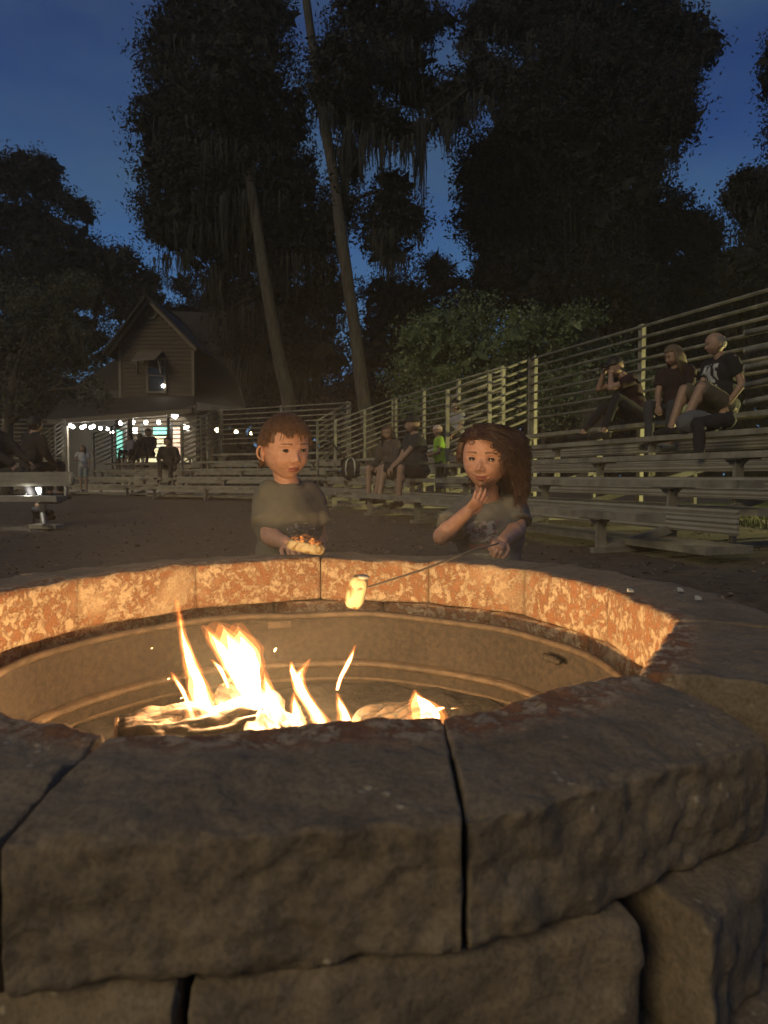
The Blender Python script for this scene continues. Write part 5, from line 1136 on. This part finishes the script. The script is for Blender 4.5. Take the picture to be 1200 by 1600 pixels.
def kid(label, hc, yaw, nod, tilt, k, smile, gaze, tor, arms, shirtm, hand_k=.62, tyaw=0, brow=2):
    t = thing('person', label, 'person', (tor[0].x, tor[0].y, 0), 'children at the fire pit')
    T = Matrix.Translation(hc) @ Matrix.Rotation(yaw, 4, 'Z') @ Matrix.Rotation(nod, 4, 'X') @ Matrix.Rotation(tilt, 4, 'Y')
    hb = MB(); head(hb, T, k, 7, smile, gaze, ears=tor[-1] is not None)
    sk = MB(); c = tor[0]; Rt = Matrix.Rotation(tyaw, 3, 'Z'); X = Rt @ Vector((1, 0, 0)); Fw = Rt @ Vector((0, -1, 0)); Z = Vector((0, 0, 1))
    sw = .098
    nk = c + Z * .012; hn = T @ (Vector((0, .014, -.060)) * k)
    sk.cap(nk - Z * .03, hn, .033, .034); sk.ball(nk - Z * .02, [.06, .036, .024], 14, 8, 0, Rt)
    # trunk, legs: the whole child stands on the ground behind the pit wall
    sk.cap(c - Z * .08, c - Z * .30, .055, .055); hipz = c - Z * .34
    for s in (-1, 1):
        a = hipz + X * s * .05; kz = Vector((a.x, a.y, .26)) + X * s * .01; fz = Vector((a.x, a.y, .05)) + X * s * .015
        sk.cap(a, kz, .058, .042); sk.cap(kz, fz, .042, .028); sk.cap(fz + Z * -.02, fz + Fw * .10 - Z * .025, .026, .022)
    H = MB()
    for s, (sh, el, ha, pm, cu) in arms.items():
        sk.cap(sh, el, .030, .025); sk.cap(el, ha, .026, .0175); sk.ball(el.lerp(ha, .25), .0275); sk.cap(c - Z * .03, sh, .035, .03)
        hand(H, ha - (ha - el).normalized() * .012, (ha - el), pm, hand_k, cu, side=s, spread=.2)
    body = remesh(sk, .006, SKIN, 3)
    b = bmesh.new(); b.from_mesh(body); hm = hb.mesh('h', [SKIN, LIP, BROW, EYEW, IRIS, PUPIL], True); b.from_mesh(hm)
    hme = remesh(H, .0022, SKIN, 2); b.from_mesh(hme); me = bpy.data.meshes.new('body'); b.to_mesh(me); b.free()
    for q in (SKIN, LIP, BROW, EYEW, IRIS, PUPIL): me.materials.append(q)
    me.polygons.foreach_set('use_smooth', [True] * len(me.polygons)); link('body', me, t)
    # T-shirt: trunk and short sleeves, hem at the hips, ribbed collar
    cl = MB()
    cl.cap(c - X * .055 - Z * .018, c + X * .055 - Z * .018, .036, .036); cl.ball(c - Z * .10, [.102, .074, .12], 20, 12, 0, Rt); cl.ball(c - Z * .22, [.104, .082, .13], 20, 12, 0, Rt); cl.tube([c - Z * .22, c - Z * .36], [.106, .118], 20)
    for s, (sh, el, ha, pm, cu) in arms.items():
        d = (el - sh); e2 = sh + d * .66; cl.cap(c + X * s * .05 - Z * .03, sh, .040, .041); cl.tube([sh - d * .05, sh + d * .3, e2], [.041, .044, .049], 18)
    ts = link('tshirt', remesh(cl, .006, shirtm, 3, (.0055, 17)), t)
    mb = MB(); ring_ = []
    for i in range(33):
        a = 2 * math.pi * i / 32; ring_.append(nk - Z * (.004 + .012 * max(0, -math.sin(a))) + X * math.cos(a) * .046 + Fw * -math.sin(a) * .040)
    mb.tube(ring_, .0045, 8); obj('collar', mb, shirtm, ts, True)
    sh_ = MB()
    for s in (-1, 1):
        a = hipz + X * s * .05; sh_.tube([a + Z * .03, Vector((a.x, a.y, .30)) + X * s * .012], [.070, .068], 16)
    sh_.ball(hipz, [.105, .075, .06], 16, 8, 0, Rt); link('shorts', remesh(sh_, .009, cloth('dark_shorts', (.03, .032, .04)), 2, (.004, 14)), t)
    return t, T, ts, X, Fw
YK = 2.0
def B(px, py, Y=YK): return U(px, py, Y)
# --- boy
tb = B(452, 759, 2.03)
boy, TB, tsb, Xb, Fb = kid('small boy with short brown hair in a grey green T-shirt, looking aside', B(446, 702), R(33), R(6), R(-2), .90, -.1, -.12, [tb],
    {-1: (B(415, 781, 2.05), B(421, 838, 1.97), B(452, 851, 1.80), Vector((.3, 0, -1)), .55), 1: (B(487, 782, 2.06), B(499, 842, 2.06), B(487, 880, 1.98), Vector((-.6, 0, -.3)), .4)}, TEE, tyaw=R(24))
def scalp(T, k, m, parent, mask, th=.0045):
    d, f = ico(6); P_ = head_shape(d); mk = mask(P_); nr = P_ / np.linalg.norm(P_, axis=1)[:, None]
    Q = P_ + nr * np.where(mk, th, -.008)[:, None]; Q = Q * k
    A = np.array(T); Q = Q @ A[:3, :3].T + A[:3, 3]
    return link('hair', npmesh('hair', Q, f, m, True), parent)
def boymask(P): 
    side = np.abs(P[:, 0]) > .055
    return (P[:, 2] > np.where(P[:, 1] < -.045, .056, np.where(P[:, 1] < .0, np.where(side, .022, .045), np.where(P[:, 1] < .03, .022, -.05))))
hb_ = scalp(TB, .90, HB, boy, boymask)
E = np.array([.0712, .092, .103])
def boy_hair(n):
    out = []; wl = np.array([.15, .45, .88]); wl /= np.linalg.norm(wl)
    while len(out) < n:
        d = rng.normal(size=3); d /= np.linalg.norm(d); p = d * E
        if p[2] < -.04 or (p[1] < -.02 and p[2] < .058 + .1 * max(0, abs(p[0]) - .04)) or (abs(p[0]) > .05 and p[1] < .03 and p[2] < .02): continue
        L = rng.uniform(.022, .038) if abs(p[0]) > .05 and p[2] < .05 else rng.uniform(.035, .06); st = 9; q = d.copy(); pts = []; lift0 = rng.uniform(.003, .011); jit = rng.normal(size=3) * .22
        fl = q - wl * (q @ wl); fl /= np.linalg.norm(fl) + 1e-6
        for j in range(st):
            t = j / (st - 1); lift = .003 + lift0 * math.sin(min(1, t * 1.3) * 2.2)
            pos = q * (E + lift)
            pts.append(pos)
            fwd = np.array([-.12, -.75, 0]) if q[2] > .3 else np.array([0, -.15, 0])
            dirn = (q - wl * (q @ wl)); dirn = dirn / (np.linalg.norm(dirn) + 1e-6) + np.array([0, 0, -.55]) + fwd * .8 + jit
            dirn -= q * (dirn @ q); dirn /= np.linalg.norm(dirn) + 1e-6
            nq = q + dirn * (L / (st - 1)) / .092; nq /= np.linalg.norm(nq)
            z = nq[2] * E[2]; y = nq[1] * E[1]; x = nq[0] * E[0]
            lim = .053 + .010 * math.sin(x * 120 + 1) + .006 * rng.normal() if y < -.03 else (.012 if y < .03 else -.052)
            if z < lim and z < q[2] * E[2]: nq = q + dirn * .0006 / .092
            q = nq / np.linalg.norm(nq)
        out.append(pts)
    return out
def toworld(T, k, P):
    A = np.array(T); return (np.asarray(P) * k) @ A[:3, :3].T + A[:3, 3]
strands('hair_strands', toworld(TB, .90, boy_hair(5200)), .00075, HB, hb_)
# wisps over the forehead
W_ = []
for x0, x1, z1, y0 in ((-.030, -.040, .034, 0), (-.026, -.030, .036, 0), (-.010, -.016, .040, 0), (-.006, -.012, .038, 0), (.006, .014, .030, 0), (.009, .018, .024, 0), (.020, .032, .030, 0), (.024, .037, .033, 0), (-.040, -.050, .028, 0), (.0, .006, .036, 0)):
    for r_ in range(5):
        a = np.array([x0 + rng.normal() * .0012, -.062, .076]); b = np.array([x1 + rng.normal() * .0010, -.081 + abs(x1) * .35, z1 + rng.normal() * .002]); m_ = (a + b) / 2 + np.array([0, -.013, .006]); W_.append([a * (1 - t) ** 2 + 2 * m_ * t * (1 - t) + b * t * t for t in np.linspace(0, 1, 9)])
strands('fringe_wisps', toworld(TB, .90, W_), .0007, HB, hb_)
chest_print(boy, tb - Vector((0, 0, .13)) + Fb * .05 + Xb * .02, Xb, (Vector((0, 0, 1)) + Xb * .10).normalized(), Fb, .10, .055, [PG, PY, PW], False, 5)
chest_print(boy, tb - Vector((0, 0, .155)) + Fb * .05 + Xb * .02, Xb, (Vector((0, 0, 1)) + Xb * .10).normalized(), Fb, .11, .012, [BLACK], False, 90)
# --- girl
tg = B(764, 782, 2.06)
girl, TG, tsg, Xg, Fg = kid('little girl with wavy chin-length brown hair, chin on her hand, holding a skewer', B(759, 717), R(-20), R(3), R(3), .90, .9, .05, [tg, None],
    {-1: (B(727, 803, 2.04), B(690, 838, 1.95), B(732, 798, 1.90), Vector((.2, .6, 1)), .35), 1: (B(806, 800, 2.06), B(809, 826, 2.03), B(784, 847, 1.89), Vector((-.5, .2, -1)), .85)}, TEE2, tyaw=R(-8))
def girlmask(P): return (P[:, 2] > np.where(P[:, 1] < -.035, .058 + .0 * P[:, 0], np.where(P[:, 1] < .0, -.02 + .08 * np.clip(-P[:, 1] / .035, 0, 1), np.where((P[:, 0] < 0) & (P[:, 1] < .045), .015, -.075))))
hg_ = scalp(TG, .90, HG, girl, girlmask, .007)
def girl_hair(n):
    out = []; part = np.array([-.018, -.01, .98]); part /= np.linalg.norm(part)
    while len(out) < n:
        d = rng.normal(size=3); d /= np.linalg.norm(d); p = d * E
        if p[2] < -.05 or (p[1] < -.02 and p[2] < .062): continue
        if abs(p[0]) > .03 and p[1] < -.045 and p[2] < .07: continue
        sgn = 1 if p[0] > -.012 else -1
        if sgn < 0 and p[2] < .045 and p[1] < .05: continue
        st = 16; pts = []; pos = p.copy(); ph = rng.random() * 6.28; wa = rng.uniform(.003, .009); fq = rng.uniform(1.6, 2.8); bulk = rng.uniform(.3, 1.0)
        L = rng.uniform(.07, .118) if sgn > 0 else rng.uniform(.04, .075)
        az = math.atan2(p[1], p[0])
        if p[1] < .01: az = (math.atan2(max(p[1], -.055), abs(p[0]) + .045)) if sgn > 0 else math.pi - math.atan2(max(p[1], -.02), abs(p[0]) + .05)
        out_d = np.array([math.cos(az), math.sin(az), 0]); s_ = 0; z = p[2]; rad0 = math.hypot(p[0] / E[0], p[1] / E[1])
        for j in range(st):
            t = j / (st - 1); s_ = L * t
            # follow the skull down and out, then fall
            th = math.asin(min(1, max(-1, z / E[2]))) 
            el = th - s_ / .095
            if el > -.12: r_ = math.cos(el); zz = math.sin(el) * E[2]
            else: r_ = math.cos(-.12) ; zz = math.sin(-.12) * E[2] - (-.12 - el) * .095
            mixr = min(1, t * 2.2); o2 = out_d * mixr + np.array([p[0] / E[0], p[1] / E[1], 0]) / (rad0 + 1e-6) * (1 - mixr); o2[2] = 0; o2 /= np.linalg.norm(o2) + 1e-6
            bl = (.010 + .042 * bulk * min(1, t * 1.6)) * (1.35 if sgn > 0 else .40); bl *= 1 - .25 * max(0, t - .75) * 4 * .6
            q = np.array([o2[0] * (E[0] * r_ + bl), o2[1] * (E[1] * r_ + bl), zz + .008 * (1 - t)])
            q += np.array([math.cos(ph + t * fq * 6.28), math.sin(ph + t * fq * 6.28), .4 * math.sin(ph + t * fq * 6.28)]) * wa * t
            if q[1] < -.035 and q[2] < .06: q[0] = sgn * max(abs(q[0]), .042 if sgn > 0 else .070)
            if sgn < 0 and q[2] < .055: q[1] = max(q[1], -.01)
            pts.append(q)
        out.append(pts)
    return out
strands('hair_strands', toworld(TG, .90, girl_hair(5200)), .0009, HG, hg_)
W_ = []
def curl_(c, r, turns, n=5, tail=None):
    for i in range(n):
        P_ = []
        for t in np.linspace(0, 1, 16):
            a = t * turns * 6.28 + i * .12; rr = r * (1 - .35 * t); P_.append(np.array([c[0] + math.cos(a) * rr + rng.normal() * .0003, c[1] - .002 * t, c[2] + math.sin(a) * rr * .7]))
        if tail is not None: P_ = [np.array(tail) * (1 - t) + P_[0] * t for t in np.linspace(0, 1, 6)[:-1]] + P_[:11]
        W_.append(P_)
W_ = []; curl_((-.030, -.074, .050), .010, 1.1, 6); curl_((.036, -.071, .040), .010, 1.0, 6); curl_((.044, -.066, .024), .010, 1.1, 6); curl_((.050, -.055, .004), .011, 1.0, 6)
strands('forehead_curls', toworld(TG, .90, W_), .0010, HG, hg_)
chest_print(girl, tg - Vector((0, 0, .085)) + Fg * .05 - Xg * .018, Xg, Vector((0, 0, 1)), Fg, .085, .060, [PW, PP, PG], False, 11)
chest_print(girl, tg - Vector((0, 0, .128)) + Fg * .05 - Xg * .018, Xg, Vector((0, 0, 1)), Fg, .075, .012, [PP], False, 12)
chest_print(girl, tg - Vector((0, 0, .150)) + Fg * .05 - Xg * .012, Xg, Vector((0, 0, 1)), Fg, .06, .006, [PW], False, 90)

# ------------------------------------------------------------------ marshmallows and skewer
def toast_nodes(lo_c, hi_c, burn, thr, sc, up=0.0):
    def fn(m, t, b, mp):
        n = t.nodes.new; l = t.links.new
        z = n('ShaderNodeTexNoise'); z.inputs['Scale'].default_value = sc; z.inputs['Detail'].default_value = 6; z.inputs['Distortion'].default_value = 1.2; l(mp.outputs[0], z.inputs['Vector'])
        r = n('ShaderNodeValToRGB'); l(z.outputs['Fac'], r.inputs[0]); e = r.color_ramp.elements
        e[0].position = thr - .06; e[0].color = (*burn, 1); e[1].position = thr + .10; e[1].color = (*hi_c, 1); q = e.new(thr + .01); q.color = (*lo_c, 1)
        l(r.outputs[0], b.inputs['Base Color'])
        bp = n('ShaderNodeBump'); bp.inputs['Strength'].default_value = .7; bp.inputs['Distance'].default_value = .003; l(z.outputs['Fac'], bp.inputs['Height']); l(bp.outputs[0], b.inputs['Normal'])
    return fn
MW = mat('marshmallow', (.80, .70, .48), rough=.6, extra=toast_nodes((.26, .155, .06), (.42, .35, .20), (.10, .055, .022), .42, 36))
MC = mat('burnt_crust', (.2, .08, .03), rough=.5, extra=toast_nodes((.30, .10, .035), (.62, .30, .10), (.035, .015, .008), .50, 75))
def lumpy(name, c, X, Y, Z, h3, e, m, parent, amp, sc, n=48, r=28):
    v = []; f = []
    for i in range(r + 1):
        t = math.pi * i / r - math.pi / 2
        for k in range(n):
            a = 2 * math.pi * k / n; sg = lambda q, p_: math.copysign(abs(q) ** p_, q)
            x = sg(math.cos(t), e) * sg(math.cos(a), e); y = sg(math.cos(t), e) * sg(math.sin(a), e); z = sg(math.sin(t), e)
            P = c + X * x * h3[0] + Y * y * h3[1] + Z * z * h3[2]; nrm = (P - c).normalized(); v.append(P + nrm * amp * (mnoise.noise(P * sc) + .5 * mnoise.noise(P * sc * 2.7)))
    for i in range(r):
        for k in range(n): f.append((i * n + k, i * n + (k + 1) % n, (i + 1) * n + (k + 1) % n, (i + 1) * n + k))
    return obj(name, MB().add(v, f), m, parent, True)
# boy's big toasted one: pale soft side below, cracked burnt crust on top
YB = 1.66; a = U(449, 846, YB); b = U(508, 857, YB); c = (a + b) / 2; X = (b - a).normalized(); Y_ = Vector((0, 1, 0)); Z_ = X.cross(Y_).normalized() * -1
Z_ = Vector((X.z * -1, 0, X.x)).normalized(); hl = (b - a).length / 2
sm = thing('toasted_marshmallow', 'big toasted marshmallow with a burnt crust held in front of the boy', 'marshmallow', c)
lumpy('soft_side', c - Z_ * .004, X, Y_, Z_, (hl, .022, .0145), .6, MW, sm, .0016, 90)
for j, (dx, hh, dz) in enumerate(((-.2, .62, .010), (.25, .60, .009), (.0, .40, .015))):
    lumpy('crust', c + X * hl * dx + Z_ * dz + Vector((0, .002, 0)), X, Y_, Z_, (hl * hh, .021, .0085 if j < 2 else .009), .75, MC, sm, .0055, 130)
# girl's marshmallow on a long skewer
YG = 1.36; c = U(557, 925, YG); X = Vector((.94, .1, .10)).normalized(); up = (U(563, 898, YG) - U(549, 951, YG)).normalized(); Yv = up.cross(X).normalized(); X = Yv.cross(up)
gm = thing('white_marshmallow', 'pale marshmallow with toasted rings on the girl\'s skewer over the pit', 'marshmallow', c)
lumpy('body', c, X, Yv, up, (S(15, YG), S(15, YG), S(27, YG)), .62, MW, gm, .0014, 70)
mb = MB(); tip = c + up * S(25, YG); mb.ball(tip + X * .003, (S(12, YG), S(12, YG), S(4.5, YG)), 18, 8); obj('grey_end', mb, simple('ash_grey', (.30, .29, .26)), gm, True)
hp_ = U(772, 851, 1.80)
sk0 = U(575, 918, YG); d = (hp_ - sk0); mb = MB(); pts = [sk0 - d * .06, sk0, sk0 + d * .35 + Vector((0, 0, -.002)), sk0 + d * .8 + Vector((0, 0, .004)), hp_, hp_ + d * .05]
mb.tube(pts, .0024, 10); tag(obj('roasting_skewer', mb, simple('wood_skewer', (.34, .27, .18), .6), None, True), 'thin wooden roasting skewer from the girl\'s hand to the marshmallow', 'skewer')
# scraps of paper on the rim at the right
for (px, py), lb in zip(((1063, 921), (1091, 934), (985, 922)), ('tiny white scrap on the right rim, left of its twin', 'tiny white scrap on the right rim, nearest the dark ground', 'tiny white crumb on the inner corner of the right rim')):
    q = G(px, py, RIM + .006); mb = MB(); mb.add([q + Vector((-.004, -.003, 0)), q + Vector((.004, -.002, .001)), q + Vector((.002, .003, .003)), q + Vector((-.004, .004, .003)), q + Vector((-.005, -.003, -.003)), q + Vector((.005, -.003, -.003)), q + Vector((.003, .004, -.003)), q + Vector((-.004, .004, -.003))], [(0, 1, 2, 3), (7, 6, 5, 4), (0, 4, 5, 1), (1, 5, 6, 2), (2, 6, 7, 3), (3, 7, 4, 0)])
    tag(obj('paper_scrap', mb, PW), lb, 'scrap', 'scraps on the stone rim')
# ------------------------------------------------------------------ smoke hanging over the whole place
if HAZE > 0:
    mb = MB(); mb.box((5, 36, 24.0), (75, 45, 25.5)); hz = obj('haze', mb, bpy.data.materials.new('haze')); m = hz.data.materials[0]; m.use_nodes = True; t = m.node_tree; t.nodes.clear()
    o = t.nodes.new('ShaderNodeOutputMaterial'); pv = t.nodes.new('ShaderNodeVolumePrincipled'); pv.inputs['Density'].default_value = HAZE; pv.inputs['Color'].default_value = (.88, .80, .66, 1); pv.inputs['Anisotropy'].default_value = .2
    t.links.new(pv.outputs[0], o.inputs['Volume']); tag(hz, 'thin brown smoke haze drifting over the whole place', 'haze', kind='stuff')
